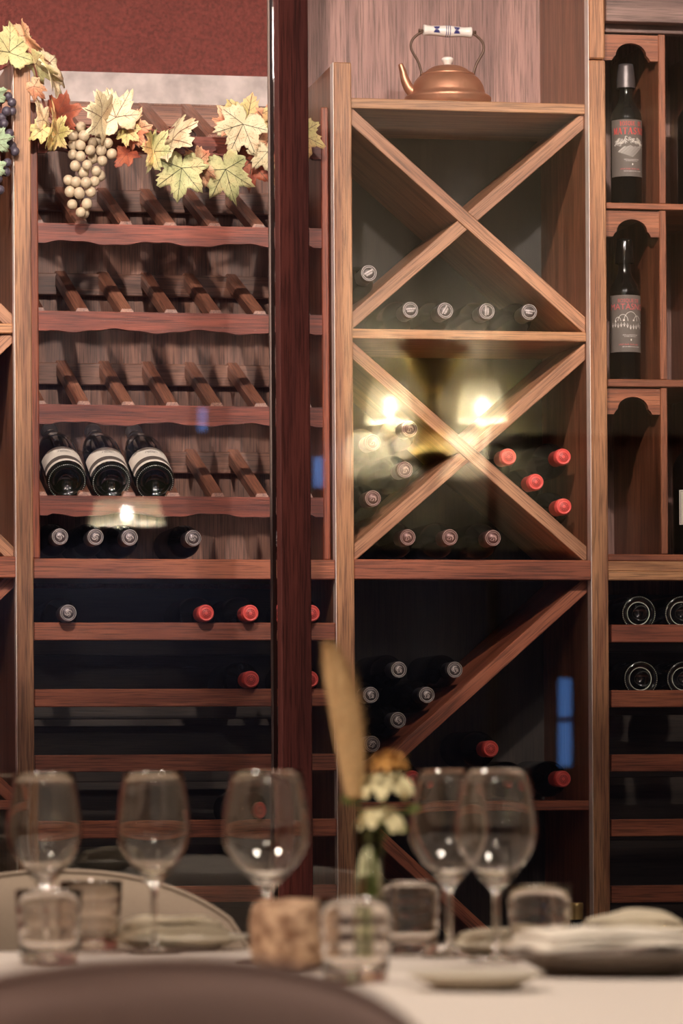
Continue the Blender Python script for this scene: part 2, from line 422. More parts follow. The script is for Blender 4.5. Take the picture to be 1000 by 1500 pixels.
# crossed bins in the middle
xu = thing('crossed_wine_rack', 'tall wooden wine rack of X-divided bins with a copper kettle on top', 'wine rack', ((XC0 + XR1) / 2, YF, 0))
def unit_side(x0, x1, ztop, ztopback, parent):
    """side panel whose top edge may slope down towards the back"""
    vs = [(x0, YP, 0), (x1, YP, 0), (x1, YB, 0), (x0, YB, 0), (x0, YP, ztop), (x1, YP, ztop), (x1, YB, ztopback), (x0, YB, ztopback)]
    c = Vector(((x0 + x1) / 2, (YP + YB) / 2, ztop / 2))
    inv = Matrix.Rotation(R(90), 3, 'Y')
    vs = [inv @ (Vector(v) - c) for v in vs]
    return mobj('side_panel', vs, [(0, 3, 2, 1), (4, 5, 6, 7), (0, 1, 5, 4), (1, 2, 6, 5), (2, 3, 7, 6), (3, 0, 4, 7)], 'wood_panel', parent, loc=c, rot=(0, R(-90), 0))
zt = Z(91, YF, 500)
zhead = CEIL - .02
post(XC0, XC1, zt, xu)
unit_side(XC0 + .002, XC1, zt - .002, zt - .01, xu)
pz = Z(88, YF, 870)
pR = abox('post', XR0 + .0012, XR1, YF, YP, 0, pz, 'wood_post', xu, 'z', .002)
tag(abox('edge_strip', XR0, XR0 + .0012, YF + .0005, YP, 0, zhead, 'edge_pale', pR, 'z', 0), 'pale edge strip')
abox('post', XR0 + .0012, XR1, YF + .002, YP, pz + .003, zhead, 'wood_post', xu, 'z', .003)
unit_side(XR0, XR1 - .002, zhead, zhead, xu)
zs1 = (Z(147, YP, 530), Z(162, YP, 530))
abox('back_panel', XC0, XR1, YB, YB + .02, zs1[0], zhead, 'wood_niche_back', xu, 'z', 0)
abox('back_panel', XC0, XR1, YB, YB + .02, 0, zs1[0], 'wood_back_shaded', xu, 'z', 0)
def shelf(ya, yb, mat='wood_shelf', y0=YP, y1=YB, px=690, name='shelf'):
    return abox(name, XC1 if y0 > YF + .02 else XC1, XR0, y0, y1, Z(yb, y0, px), Z(ya, y0, px), mat, xu)
S1 = shelf(148, 163); S2 = shelf(484, 498)
S3 = shelf(820, 849, 'wood_rail', YF + .003, YF + .024, name='rail'); S3b = shelf(820, 838, 'wood_rail', YF + .024, YB)
S4 = shelf(1174, 1188, 'wood_rail')
S5z = 0.43
abox('shelf', XC1, XR0, YP, YB, S5z - .02, S5z, 'wood_rail', xu)
YD0, YD1 = YP + .006, YB - .03
def clip(poly, n, c):
    """keep the side n.p <= c"""
    out = []
    for i in range(len(poly)):
        a, b = poly[i], poly[(i + 1) % len(poly)]
        da, db = n[0] * a[0] + n[1] * a[1] - c, n[0] * b[0] + n[1] * b[1] - c
        if da <= 0: out.append(a)
        if da * db < 0: t = da / (da - db); out.append((a[0] + (b[0] - a[0]) * t, a[1] + (b[1] - a[1]) * t))
    return out
def divider(a, b, rect, mat, parent, w=.0255, other=None, side=0, dy=0.0):
    """board across a bin from a to b (x, z), cut to fit the bin's rectangle, optionally stopped at another board"""
    d = Vector((b[0] - a[0], b[1] - a[1])).normalized(); nrm = Vector((-d.y, d.x)); A, B = Vector(a), Vector(b)
    poly = [tuple(A - d * .3 + nrm * w / 2), tuple(A - d * .3 - nrm * w / 2), tuple(B + d * .3 - nrm * w / 2), tuple(B + d * .3 + nrm * w / 2)]
    x0, x1, z0, z1 = rect
    for n, c in (((-1, 0), -x0), ((1, 0), x1), ((0, -1), -z0), ((0, 1), z1)): poly = clip(poly, n, c)
    if other:
        oa, ob = Vector(other[0]), Vector(other[1]); od = (ob - oa).normalized(); on = Vector((-od.y, od.x)) * side
        poly = clip(poly, (on.x, on.y), on.dot(oa) - w / 2 - .0002)
    c = (A + B) / 2; ang = math.atan2(d.y, d.x); y0, y1 = YD0 + dy, YD1
    loc2 = [((Vector(p) - c).dot(d), (Vector(p) - c).dot(nrm)) for p in poly]
    bm = bmesh.new(); f = bm.faces.new([bm.verts.new((u, y0 - (y0 + y1) / 2, v)) for u, v in loc2])
    ex = bmesh.ops.extrude_face_region(bm, geom=[f])
    for g in ex['geom']:
        if isinstance(g, bmesh.types.BMVert): g.co.y += y1 - y0
    bmesh.ops.recalc_face_normals(bm, faces=bm.faces)
    bmesh.ops.bevel(bm, geom=list(bm.edges), offset=.0012, segments=1, affect='EDGES')
    return bmobj('cross_divider', bm, mat, parent, loc=(c.x, (y0 + y1) / 2, c.y), rot=(0, -ang, 0))
def crossed(rect, mat, parent, p1, q1, p2, q2):
    divider(p1, q1, rect, mat, parent)
    for sd in (1, -1): divider(p2, q2, rect, mat, parent, other=(p1, q1), side=sd, dy=.003)
XZ = lambda x, y: (W(x, y, YD0).x, W(x, y, YD0).z)
top_of = lambda o: o.location.z + o.dimensions.z / 2
R1 = (XC1, XR0, Z(484, YP, 690), Z(163, YP, 690)); R2 = (XC1, XR0, Z(820, YP, 690), Z(498, YP, 690)); R3 = (XC1, XR0, Z(1174, YP, 690), Z(838, YP, 690)); R4 = (XC1, XR0, S5z, Z(1188, YP, 690))
crossed(R1, 'wood_slat', xu, XZ(521, 176), XZ(850, 471), XZ(520, 466), XZ(849, 181))
crossed(R2, 'wood_slat', xu, XZ(524, 520), XZ(852, 807), XZ(523, 806), XZ(850, 521))
divider(XZ(528, 1155), XZ(852, 862), R3, 'wood_rail', xu); divider(XZ(526, 1198), XZ(780, 1432), R4, 'wood_rail', xu)

# left crossed rack, only its right-hand side in view
lu = thing('crossed_wine_rack', 'wooden X-divided wine rack with dark grapes hanging before its post', 'wine rack', (XL0 - .2, YF, 0))
zl = Z(80, YF, 30)
post(XL0, XL1, zl, lu)
unit_side(XL0, XL1 - .002, zl - .002, zl - .01, lu)
XLL = XL0 - .44
abox('post', XLL - .034, XLL, YF, YP, 0, zl, 'wood_post', lu, 'z', .002)
unit_side(XLL - .034, XLL, zl - .002, zl - .01, lu)
abox('back_panel', XLL - .03, XL1, YB, YB + .02, 0, zl, 'wood_back_shaded', lu, 'z', 0)
for ya, yb, nm in ((131, 146, 'shelf'), (474, 488, 'shelf'), (815, 846, 'rail'), (1172, 1186, 'shelf')):
    y0 = YP if nm == 'shelf' else YF + .003
    abox(nm, XLL, XL0, y0, YB, Z(yb, y0, 10), Z(ya, y0, 10), 'wood_shelf' if ya < 500 else 'wood_rail', lu)
for zt0, zb0 in ((146, 474), (488, 815), (846, 1172)):
    zb, zt_ = Z(zb0, YP, 10), Z(zt0, YP, 10); e = .014
    crossed((XLL, XL0, zb, zt_), 'wood_slat' if zt0 < 800 else 'wood_rail', lu, (XLL + e, zt_ - e), (XL0 - e, zb + e), (XLL + e, zb + e), (XL0 - e, zt_ - e))

# slanted rack of the first bay
BX0, BX1 = XL1, XC0
sx0, sx1 = X(58, YS), X(473, YS)
su = thing('slanted_bottle_rack', 'reddish slanted bottle rack with scalloped boards draped with autumn vine', 'wine rack', ((BX0 + BX1) / 2, YS, Z(820, YS, 270)))
zrail = Z(819, YS, 270)
abox('stile', BX0 + .001, sx0, YS, YS + .02, zrail, Z(150, YS, 52), 'wood_stile', su, 'z', .002)
abox('stile', sx1, X(484, YS), YS, YS + .02, zrail, Z(157, YS, 478), 'wood_stile', su, 'z', .002)
for xa, xb in ((BX0 + .001, sx0 - .002), (sx1 + .002, X(484, YS))):
    abox('side_board', xa, xb, YS + .02, YB - .03, zrail, Z(185, YS, 270), 'wood_ramp', su, 'z', .001)
abox('back_board', BX0, BX1, YB, YB + .018, zrail, Z(152, YB, 250) , 'wood_back', su, 'z', 0)
levels = [199, 330, 458, 594, 727]
RISE, RDEP = 0.112, 0.33
ramp_px = [66, 131, 196, 261, 326, 391, 456]
bt = .016
rmesh = None
for li, ly in enumerate(levels):
    zt_ = Z(ly, YS, 240); h = .0355
    # scalloped front board: gentle waves along the lower edge
    L = sx1 - sx0; n = 72; vs = []; fs = []
    ph = random.random() * 6
    for i in range(n + 1):
        x = -L / 2 + L * i / n
        w = .0035 * math.cos(2 * math.pi * (i / n) * L / .165 + ph) + .001 * math.sin(i * .9)
        if i < 3 or i > n - 3: w = .002
        for yy in (0, bt):
            vs.append((x, yy, h / 2)); vs.append((x, yy, -h / 2 - w))
    for i in range(n):
        a = 4 * i; b = a + 4
        fs += [(a, a + 1, b + 1, b), (a + 2, b + 2, b + 3, a + 3), (a, b, b + 2, a + 2), (a + 1, a + 3, b + 3, b + 1)]
    fs += [(0, 2, 3, 1), (4 * n, 4 * n + 1, 4 * n + 3, 4 * n + 2)]
    mobj('scalloped_board', vs, fs, 'wood_red', su, loc=((sx0 + sx1) / 2, YS, zt_ - h / 2))
    # rear board
    yr = YB - .02
    abox('rear_board', sx0, sx1, yr, yr + .015, zt_ + RISE - .044, zt_ + RISE - .001, 'wood_back' if li else 'wood_ramp', su)
    for k, rp in enumerate(ramp_px):
        xe = X(rp + (ly - 450) * .012, YS, ly)
        slope = math.atan2(RISE, RDEP)
        ln = math.hypot(RISE, RDEP)
        c = Vector((xe - .011, YS + bt + RDEP / 2, zt_ + RISE / 2 - .004))
        me_o = None
        if rmesh is None:
            # square section set with chamfered top and a cut front end
            hw, ht = .0125, .011
            sec = [(-hw, -ht), (hw, -ht), (hw, ht * .55), (hw * .75, ht), (-hw * .75, ht), (-hw, ht * .55)]
            vs = []; nf = len(sec)
            for xx in (-ln / 2, ln / 2):
                for (yy, zz) in sec: vs.append((xx + (zz * .5 if xx < 0 else 0), yy, zz))
            fs = [tuple(range(nf)), tuple(range(nf, 2 * nf))[::-1]] + [(i, i + nf, (i + 1) % nf + nf, (i + 1) % nf) for i in range(nf)]
            rmesh = bpy.data.meshes.new('bottle_runner'); rmesh.from_pydata(vs, [], fs); rmesh.materials.append(MATS['wood_ramp'])
            bmx = bmesh.new(); bmx.from_mesh(rmesh); bmesh.ops.recalc_face_normals(bmx, faces=bmx.faces); bmx.to_mesh(rmesh); bmx.free()
        o = bpy.data.objects.new('bottle_runner', rmesh); o.location = c
        o.rotation_euler = Matrix(((0, -1, 0), (math.cos(slope), 0, -math.sin(slope)), (math.sin(slope), 0, math.cos(slope)))).to_euler()
        put(o, su)

# straight rails below the slanted rack
ru = thing('rail_bottle_rack', 'rack of straight dark rails holding red capped bottles under the slanted rack', 'wine rack', ((BX0 + BX1) / 2, YF, 0))
rails1 = [(818, 847), (911, 937), (1008, 1034), (1104, 1129), (1200, 1226), (1297, 1321)]
RZ = {}
for i, (ya, yb) in enumerate(rails1):
    y0 = YF + .006
    z1, z0 = Z(ya + 1, y0, 270), Z(yb + 1, y0, 270); RZ[ya] = z1
    abox('rail', BX0 + .0015, BX1 - .0005, y0, y0 + .022, z0, z1, 'wood_rail', ru)
    if i: abox('rear_rail', BX0 + .0015, BX1 - .0005, YB - .10, YB - .08, z0 - .02, z1 - .024, 'wood_back_shaded', ru)
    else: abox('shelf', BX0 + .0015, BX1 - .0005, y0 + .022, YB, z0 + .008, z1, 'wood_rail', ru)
abox('rear_board', BX0, BX1, YB - .02, YB - .002, .1, RZ[818] - .04, 'wood_back_shaded', ru, 'x', 0)

# right-hand unit with arched niches
nu = thing('niche_bottle_rack', 'weathered rack of arched bottle niches above straight dark rails', 'wine rack', (XR1 + .3, YF, 0))
YN = YF + .030
nx0 = XR1 + .001
stw = X(896.5, YN) - X(892.5, YN)
nx1 = nx0 + stw
dx0, dx1 = X(966, YN, 400), X(976, YN, 400)
pit = dx1 - nx1
nxe = nx1 + 3 * pit
abox('stile', nx0, nx1, YN, YN + .02, Z(821, YN, 893), zhead, 'wood_stile', nu, 'z', .001)
abox('side_board', nx0, nx1, YN + .02, YB, 0, zhead, 'wood_back', nu, 'z', 0)
abox('back_board', nx0, nxe + .02, YB, YB + .02, 0, zhead, 'wood_niche_back', nu, 'z', 0)
abox('header', nx0, nxe, YF - .004, YF + .026, Z(33, YF, 940), zhead, 'wood_header', nu)
abox('header', nx1, nxe, YN - .004, YN + .02, Z(49, YN, 940), Z(36, YN, 940), 'wood_header', nu)
nsh = [(298, 307), (556, 567), (812, 822)]
for ya, yb in nsh:
    abox('shelf', nx1, nxe, YN - .004, YB, Z(yb, YN, 940), Z(ya, YN, 940), 'wood_old', nu)
abox('rail', nx0, nxe, YF + .008, YF + .03, Z(838, YN, 940), Z(823, YN, 940), 'wood_shelf', nu)
abox('rail', nx0, nxe, YF + .004, YF + .026, Z(851, YN, 940), Z(838, YN, 940), 'wood_shelf', nu)
tops = [(49, 298), (307, 556), (567, 812)]
def valance(x0, x1, zt_, zb, y):
    w = x1 - x0; cx = w / 2; rad = w * .285
    pts = [(0, 0), (0, zb - zt_)]
    pts += [(cx - rad - w * .07, zb - zt_), (cx - rad - w * .04, zb - zt_ + .006)]
    for k in range(13):
        a = math.pi - math.pi * k / 12
        pts.append((cx + rad * math.cos(a), zb - zt_ + .010 + .024 * math.sin(a)))
    pts += [(cx + rad + w * .04, zb - zt_ + .006), (cx + rad + w * .07, zb - zt_), (w, zb - zt_), (w, 0)]
    bm = bmesh.new()
    vv = [bm.verts.new((p[0] - cx, 0, p[1])) for p in pts]
    f = bm.faces.new(vv)
    ex = bmesh.ops.extrude_face_region(bm, geom=[f])
    for g in ex['geom']:
        if isinstance(g, bmesh.types.BMVert): g.co.y += .014
    bmesh.ops.triangulate(bm, faces=[f for f in bm.faces if len(f.verts) > 4])
    return bmobj('arched_valance', bm, 'wood_old', nu, loc=(x0 + cx, y, zt_))
for c_ in range(3):
    x0 = nx1 + pit * c_; x1 = x0 + pit - (dx1 - dx0)
    for (ta, tb) in tops:
        zt_ = Z(ta + 2, YN, 940); zb = Z(tb, YN, 940)
        valance(x0, x1, zt_, zt_ - .050, YN + .004) if (c_ == 0) else None
        abox('divider', x1, x1 + (dx1 - dx0), YN, YB, zb + .0005, Z(ta, YN, 940) - .0005, 'wood_old', nu, 'z')
rails2 = [(915, 941), (1011, 1036), (1105, 1130), (1200, 1225), (1297, 1322), (1393, 1418)]
for ya, yb in rails2:
    y0 = YF + .010; z1, z0 = Z(ya, y0, 950), Z(yb, y0, 950); RZ[('n', ya)] = z1
    abox('rail', X(895, y0, ya), nxe, y0, y0 + .022, z0, z1, 'wood_rail', nu)
    abox('rear_rail', nx1, nxe, YB - .14, YB - .12, z0 - .012, z1 - .022, 'wood_back_shaded', nu)
abox('rear_board', nx1, nxe, YB - .012, YB - .002, .1, Z(860, YN, 940), 'wood_back_shaded', nu, 'x', 0)  # dark sheet standing in for the shade behind the rails

abox('post', nxe, nxe + .035, YF, YP, 0, zhead, 'wood_post', nu, 'z', .002)
abox('side_board', nxe, nxe + .035, YP, YB + .02, 0, zhead, 'wood_back', nu, 'z', 0)

# ------------------------------------------------------------------ wine bottles
BL = 0.30
def strokes_bm(lines, w, f, thick=0.0003):
    """flat ribbons along polylines in label space (u, v); f maps (u, v, lift) to a point"""
    vs, fs = [], []
    for ln in lines:
        ww = w
        if isinstance(ln, tuple): ww, ln = ln
        n = len(ln); base = len(vs)
        for i in range(n):
            ax, ay = ln[max(i - 1, 0)]; bx, by = ln[min(i + 1, n - 1)]
            d = math.hypot(bx - ax, by - ay) or 1
            nx_, ny_ = -(by - ay) / d * ww / 2, (bx - ax) / d * ww / 2
            vs.append(f(ln[i][0] + nx_, ln[i][1] + ny_, thick)); vs.append(f(ln[i][0] - nx_, ln[i][1] - ny_, thick))
        for i in range(n - 1):
            a = base + 2 * i; fs.append((a, a + 1, a + 3, a + 2))
    return vs, fs
def body_profile(kind):
    if kind == 'slim': return [(r * .9, z) for r, z in body_profile('bordeaux')]
    if kind == 'burgundy':
        p = [(.0, .018), (.012, .016), (.022, .006), (.027, .001), (.031, 0), (.0365, .003), (.0385, .009), (.0385, .15), (.0375, .165), (.031, .20), (.022, .228), (.0165, .248), (.0145, .265), (.0145, .298), (0, .298)]
    else:
        p = [(.0, .022), (.010, .020), (.020, .008), (.0255, .0015), (.030, 0), (.0335, .002), (.0355, .008), (.0355, .182), (.0345, .192), (.030, .204), (.0235, .214), (.0165, .224), (.0142, .236), (.0140, .298), (0, .298)]
    return p
CAPR = .0155
def cap_profile(L=BL, l=.062):
    r = CAPR
    return [(r * .97, L - l), (r, L - l + .001), (r * .985, L - .022), (r * 1.06, L - .020), (r * 1.06, L - .008), (r * .985, L - .0065), (r * .985, L - .002), (r * .93, L), (r * .80, L), (r * .77, L - .0009), (r * .70, L - .0009), (r * .67, L), (0, L)]
def emblem_lines(kind, seed):
    rr = random.Random(seed); out = []; r = CAPR * .62
    def circ(rad, n=20): return [(rad * math.cos(2 * math.pi * k / n), rad * math.sin(2 * math.pi * k / n)) for k in range(n + 1)]
    if kind == 'text':
        for v, hw in ((.0023, .0085), (-.0023, .006)):
            x = -hw
            while x < hw:
                w_ = rr.uniform(.0012, .0022); hh = .0017
                out.append([(x, v - hh), (x + w_ * .2, v + hh), (x + w_ * .7, v - hh * rr.random()), (x + w_, v + hh)])
                x += w_ + .0006
    elif kind == 'crest':
        for k in range(7):
            a = rr.uniform(0, 6.28); q = [(r * .75 * math.cos(a + j * .5) * (1 - .16 * j), r * .75 * math.sin(a + j * .5) * (1 - .16 * j)) for j in range(5)]
            out.append(q)
        out.append([(-.003, -.005), (0, .004), (.003, -.005)])
    else:
        out.append(circ(r * .78)); out.append(circ(r * .45))
        for k in range(10):
            a = k * .628; out.append([(r * .5 * math.cos(a), r * .5 * math.sin(a)), (r * .72 * math.cos(a + .15), r * .72 * math.sin(a + .15))])
    return out
PROTO = {}
def lying_bottle(key, body, capmat, emb, embmat):
    if key in PROTO: return copy_tree(PROTO[key])
    root = bpy.data.objects.new('wine_bottle', None); col.objects.link(root); root.empty_display_size = .05
    vs, fs = lathe(body_profile(body), 32); mobj('bottle_body', vs, fs, 'bottle_cellar', root, True, world=False)
    vs, fs = lathe(cap_profile(), 32); c = mobj('capsule', vs, fs, capmat, root, True, world=False)
    for p in c.data.polygons: p.use_smooth = True
    vs, fs = strokes_bm(emblem_lines(emb, key), .00085, lambda u, v, t: (u, v, BL + .0002))
    mobj('emblem', vs, fs, embmat, c, world=False)
    if capmat != 'capsule_red' :
        rim = []
        for ra in (CAPR * .95, CAPR * .735):
            rim.append([(ra * math.cos(2 * math.pi * k / 28), ra * math.sin(2 * math.pi * k / 28)) for k in range(29)])
        vs, fs = strokes_bm(rim, .0006, lambda u, v, t: (u, v, BL + .0002)); mobj('rim', vs, fs, embmat, c, world=False)  # bright glint of the foil's edge, drawn as pale rings
    PROTO[key] = root
    return root
KINDS = {'text': ('slim', 'capsule_grey', 'text', 'emboss_light'), 'crest': ('bordeaux', 'capsule_plum', 'crest', 'emboss_rose'),
         'silver': ('slim', 'capsule_silver', 'crest', 'emboss_light'), 'red': ('bordeaux', 'capsule_red', 'disc', 'capsule_red_deep'),
         'grey': ('slim', 'capsule_grey', 'crest', 'emboss_light')}
def neck_out(kind, px, py, Ycap, label, group, yaw=0.0, pitch=0.0, roll=None, sc=1.0):
    o = lying_bottle(kind, *KINDS[kind])
    p = W(px, py, Ycap)
    rot = Matrix.Rotation(yaw, 4, 'Z') @ Matrix.Rotation(R(90) + pitch, 4, 'X') @ Matrix.Rotation(random.uniform(-.6, .6) if roll is None else roll, 4, 'Z')
    ax = rot @ Vector((0, 0, 1)); o.location = p - ax * BL * sc; o.rotation_euler = rot.to_euler(); o.scale = (sc, sc, sc)
    tag(o, label, 'bottle', group); return o
YC = YP + .045
neck_out('text', 540, 400, YC, 'dark capped wine bottle lying alone in the left wedge of the topmost X bin', 'dark capped bottles in the X rack', pitch=-.05, roll=.5)
for k, (x, y) in enumerate(((601, 454), (652, 455), (713, 456), (775, 457))):
    neck_out('text', x, y, YC, 'white lettered dark bottle cap, %s from the mullion side post, in the topmost X bin' % ('first', 'second', 'third', 'fourth')[k], 'white lettered caps in the topmost X bin', roll=(0.05, 1.0, 1.5, -.15)[k], pitch=-.02)
for k, (x, y) in enumerate(((600, 628), (546, 648), (593, 688), (546, 730))):
    neck_out('crest', x, y, YC, 'plum capped bottle %s in the middle X bin, mullion side wedge' % ('topmost', 'second highest', 'third highest', 'lowest')[k], 'plum caps in the left wedge of the middle X bin')
for k, (x, y) in enumerate(((597, 787), (659, 787), (722, 788))):
    neck_out('crest', x, y, YC, 'plum capped bottle on the middle X bin floor, %s from the mullion' % ('first', 'second', 'third')[k], 'plum caps in the bottom wedge of the middle X bin')
for k, (x, y) in enumerate(((745, 669), (825, 669), (785, 706), (826, 742))):
    neck_out('red', x, y, YC - .01, 'bright red capped bottle %s in the middle X bin' % ('nearest the crossing', 'topmost against the niche side post', 'between the three other red caps', 'lowest against the niche side post')[k], 'red caps in the middle X bin')
for k, (x, y) in enumerate(((584, 981), (666, 981), (543, 1018), (625, 1018), (583, 1055), (545, 1090))):
    neck_out('grey', x, y, YC, 'grey capped bottle, %s of the pile above the lone diagonal board' % ('top row post side', 'top row board side', 'second row post side', 'second row board side', 'third row', 'lowest')[k], 'grey caps stacked beside the single diagonal board')
for k, (x, y) in enumerate(((719, 1097), (605, 1141), (763, 1142), (825, 1141))):
    neck_out('red', x, y, YC - .01, 'red capped bottle %s under the single diagonal board' % ('lying atop the others', 'closest to the vase flowers', 'seen through a wine glass rim', 'closest to the niche side post')[k], 'red caps below the single diagonal board')
YCR = YF + .004
for k, x in enumerate((88, 140, 190, 283)):
    neck_out('silver', x, 786 + (x - 88) * .012, YC - .01, 'silver capped bottle, %s, on the shelf under the scalloped boards' % ('hard against the stile', 'second from the stile', 'third from the stile', 'set apart from three others')[k], 'silver caps on the shelf under the slanted rack', pitch=.0, sc=1)
def onrail(kind, px, ya, label, group, Yc=YF - .022):
    zc = RZ[ya] + CAPR * 1.06 + .0005
    py = PY - (zc - CAMZ) / (W(px, ya, Yc) - CAM).dot(Fv) * FPX
    p = W(px, ya, Yc)
    o = neck_out(kind, px, ya, Yc, label, group)
    o.location = Vector((p.x, Yc + BL, zc)); return o
onrail('silver', 100, 911, 'wine bottle with grey cap alone at the left end of the rail', 'bottle caps on the rails')
for k, (x, ya) in enumerate(((302, 911), (367, 911), (457, 911))):
    onrail('red', x, ya, 'red capped bottle on the first bare rail, %s' % ('farthest from the mullion', 'next to the mullion', 'half hidden behind the mullion')[k], 'red caps on the first rail')
for k, (x, ya) in enumerate(((368, 1008), (455, 1008))):
    onrail('red', x, ya, 'red capped bottle on the second bare rail, %s' % ('in plain view', 'half hidden behind the mullion')[k], 'red caps on the second rail')
onrail('red', 377, 1200, 'wine bottle with red cap on a low rail seen through the wine glass', 'bottle caps on the rails')

# three bottles lying on the runners, bases forward
def label_band(name, r, z0, z1, a0, a1, mat, parent, seg=28, t=.0004):
    vs, fs = [], []
    for i in range(seg + 1):
        a = a0 + (a1 - a0) * i / seg
        for z in (z0, z1): vs.append(((r + t) * math.cos(a), (r + t) * math.sin(a), z))
    for i in range(seg): fs.append((2 * i, 2 * i + 2, 2 * i + 3, 2 * i + 1))
    return mobj(name, vs, fs, mat, parent, True, world=False)
def base_bottle(labelled):
    key = 'base%d' % labelled
    if key in PROTO: return copy_tree(PROTO[key])
    root = bpy.data.objects.new('wine_bottle', None); col.objects.link(root); root.empty_display_size = .05
    prof = body_profile('burgundy' if labelled else 'bordeaux')
    vs, fs = lathe(prof, 40); mobj('bottle_body', vs, fs, 'bottle_olive' if labelled else 'bottle_base', root, True, world=False)
    rr = .0345 if labelled else .0325
    # knurled ring of raised dots round the base
    bm = bmesh.new()
    for k in range(56):
        a = 2 * math.pi * k / 56
        mm = Matrix.Translation((rr * math.cos(a), rr * math.sin(a), .0006 if not labelled else .0012))
        bmesh.ops.create_icosphere(bm, subdivisions=1, radius=.0008, matrix=mm)
    bmobj('knurling', bm, 'glass_glint', root, world=False)
    vs, fs = lathe([(.0212, .0062), (.0216, .0052), (.0226, .0042), (.0218, .0058)], 40, True); mobj('punt_ring', vs, fs, 'bottle_olive' if labelled else 'glass_glint', root, True, world=False)  # on unlabelled bases the ring's glint is painted pale
    vs, fs = lathe(cap_profile(), 24); mobj('capsule', vs, fs, 'capsule_grey', root, True, world=False)
    if labelled:
        a0, a1 = R(-170), R(-10)
        label_band('back_label', .0385, .0130, .0235, a0, a1, 'label_cream', root)
        label_band('label_gap', .0385, .0235, .042, a0, a1, 'label_brown', root, t=.0002)
        lb = label_band('front_label', .0385, .042, .092, a0, a1, 'label_cream', root)
        f = lambda u, v, t: ((.0385 + .0008) * math.cos(R(-90) + u / .0385), (.0385 + .0008) * math.sin(R(-90) + u / .0385), v)
        ln = [[(.0065 * math.cos(t * .4), .066 + .0045 * math.sin(t * .4)) for t in range(17)], [(-.012, .063), (-.009, .069), (-.006, .066)], [(.012, .063), (.009, .069), (.006, .066)], [(-.004, .064), (0, .069), (.004, .064)], [(-.008, .062), (.008, .062)]]
        vs, fs = strokes_bm(ln, .0011, f); mobj('crest', vs, fs, 'label_ink', lb, world=False)
    PROTO[key] = root; return root
tilt = R(24)
for k, (x, y) in enumerate(((98, 706), (163, 707), (227, 707))):
    o = base_bottle(True); p = W(x, y, YS + .022)
    o.location = p; o.rotation_euler = (R(-90) + tilt, 0, random.uniform(-.02, .02))
    tag(o, ('cream labelled wine bottle, base forward, hard against the rack stile', 'cream labelled wine bottle, base forward, between two alike bottles', 'cream labelled wine bottle, base forward, beside the empty runners')[k], 'bottle', 'labelled bottles lying base forward on the slanted rack')
for x, ya, yc in ((940, 915, 898), (1003, 915, 898), (943, 1011, 994), (1006, 1011, 994)):
    o = base_bottle(False); p = W(x, yc, YF + .014); o.location = p
    p.y = YF + .036; o.location = p
    o.rotation_euler = (R(-90), 0, 0)
    tag(o, 'dark bottle lying base forward on the niche rack\'s %s rail, %s the post' % ('highest' if ya == 915 else 'second', 'beside' if x < 980 else 'second from'), 'bottle', 'base forward bottles on the %s rail of the niche rack' % ('highest' if ya == 915 else 'second'))

# standing bottles
def stand_profile(s, r):
    k = r
    return [(0, .004), (k * .8, .001), (k * .95, 0), (k, .005), (k, .185 * s), (k * .97, .195 * s), (k * .8, .207 * s), (k * .55, .219 * s), (k * .42, .232 * s), (k * .40, .29 * s), (k * .43, .291 * s), (k * .43, .2995 * s), (0, .30 * s)]
def glyph_mesh(txt, size, f, cx, cy, extra=None, width=None):
    cu = bpy.data.curves.new('t', 'FONT'); cu.body = txt; cu.size = size; cu.align_x = 'CENTER'; cu.align_y = 'CENTER'; cu.resolution_u = 3
    ob = bpy.data.objects.new('t', cu); col.objects.link(ob)
    dg = bpy.context.evaluated_depsgraph_get(); dg.update()
    me = ob.evaluated_get(dg).to_mesh()
    vs = [Vector(v.co) for v in me.vertices]; fs = [tuple(p.vertices) for p in me.polygons]
    ob.evaluated_get(dg).to_mesh_clear()
    bpy.data.objects.remove(ob); bpy.data.curves.remove(cu)
    if width:
        w = max(v.x for v in vs) - min(v.x for v in vs); k = width / w
        for v in vs: v.x *= k
    return [f(v.x + cx, v.y + cy, .0006) for v in vs], fs
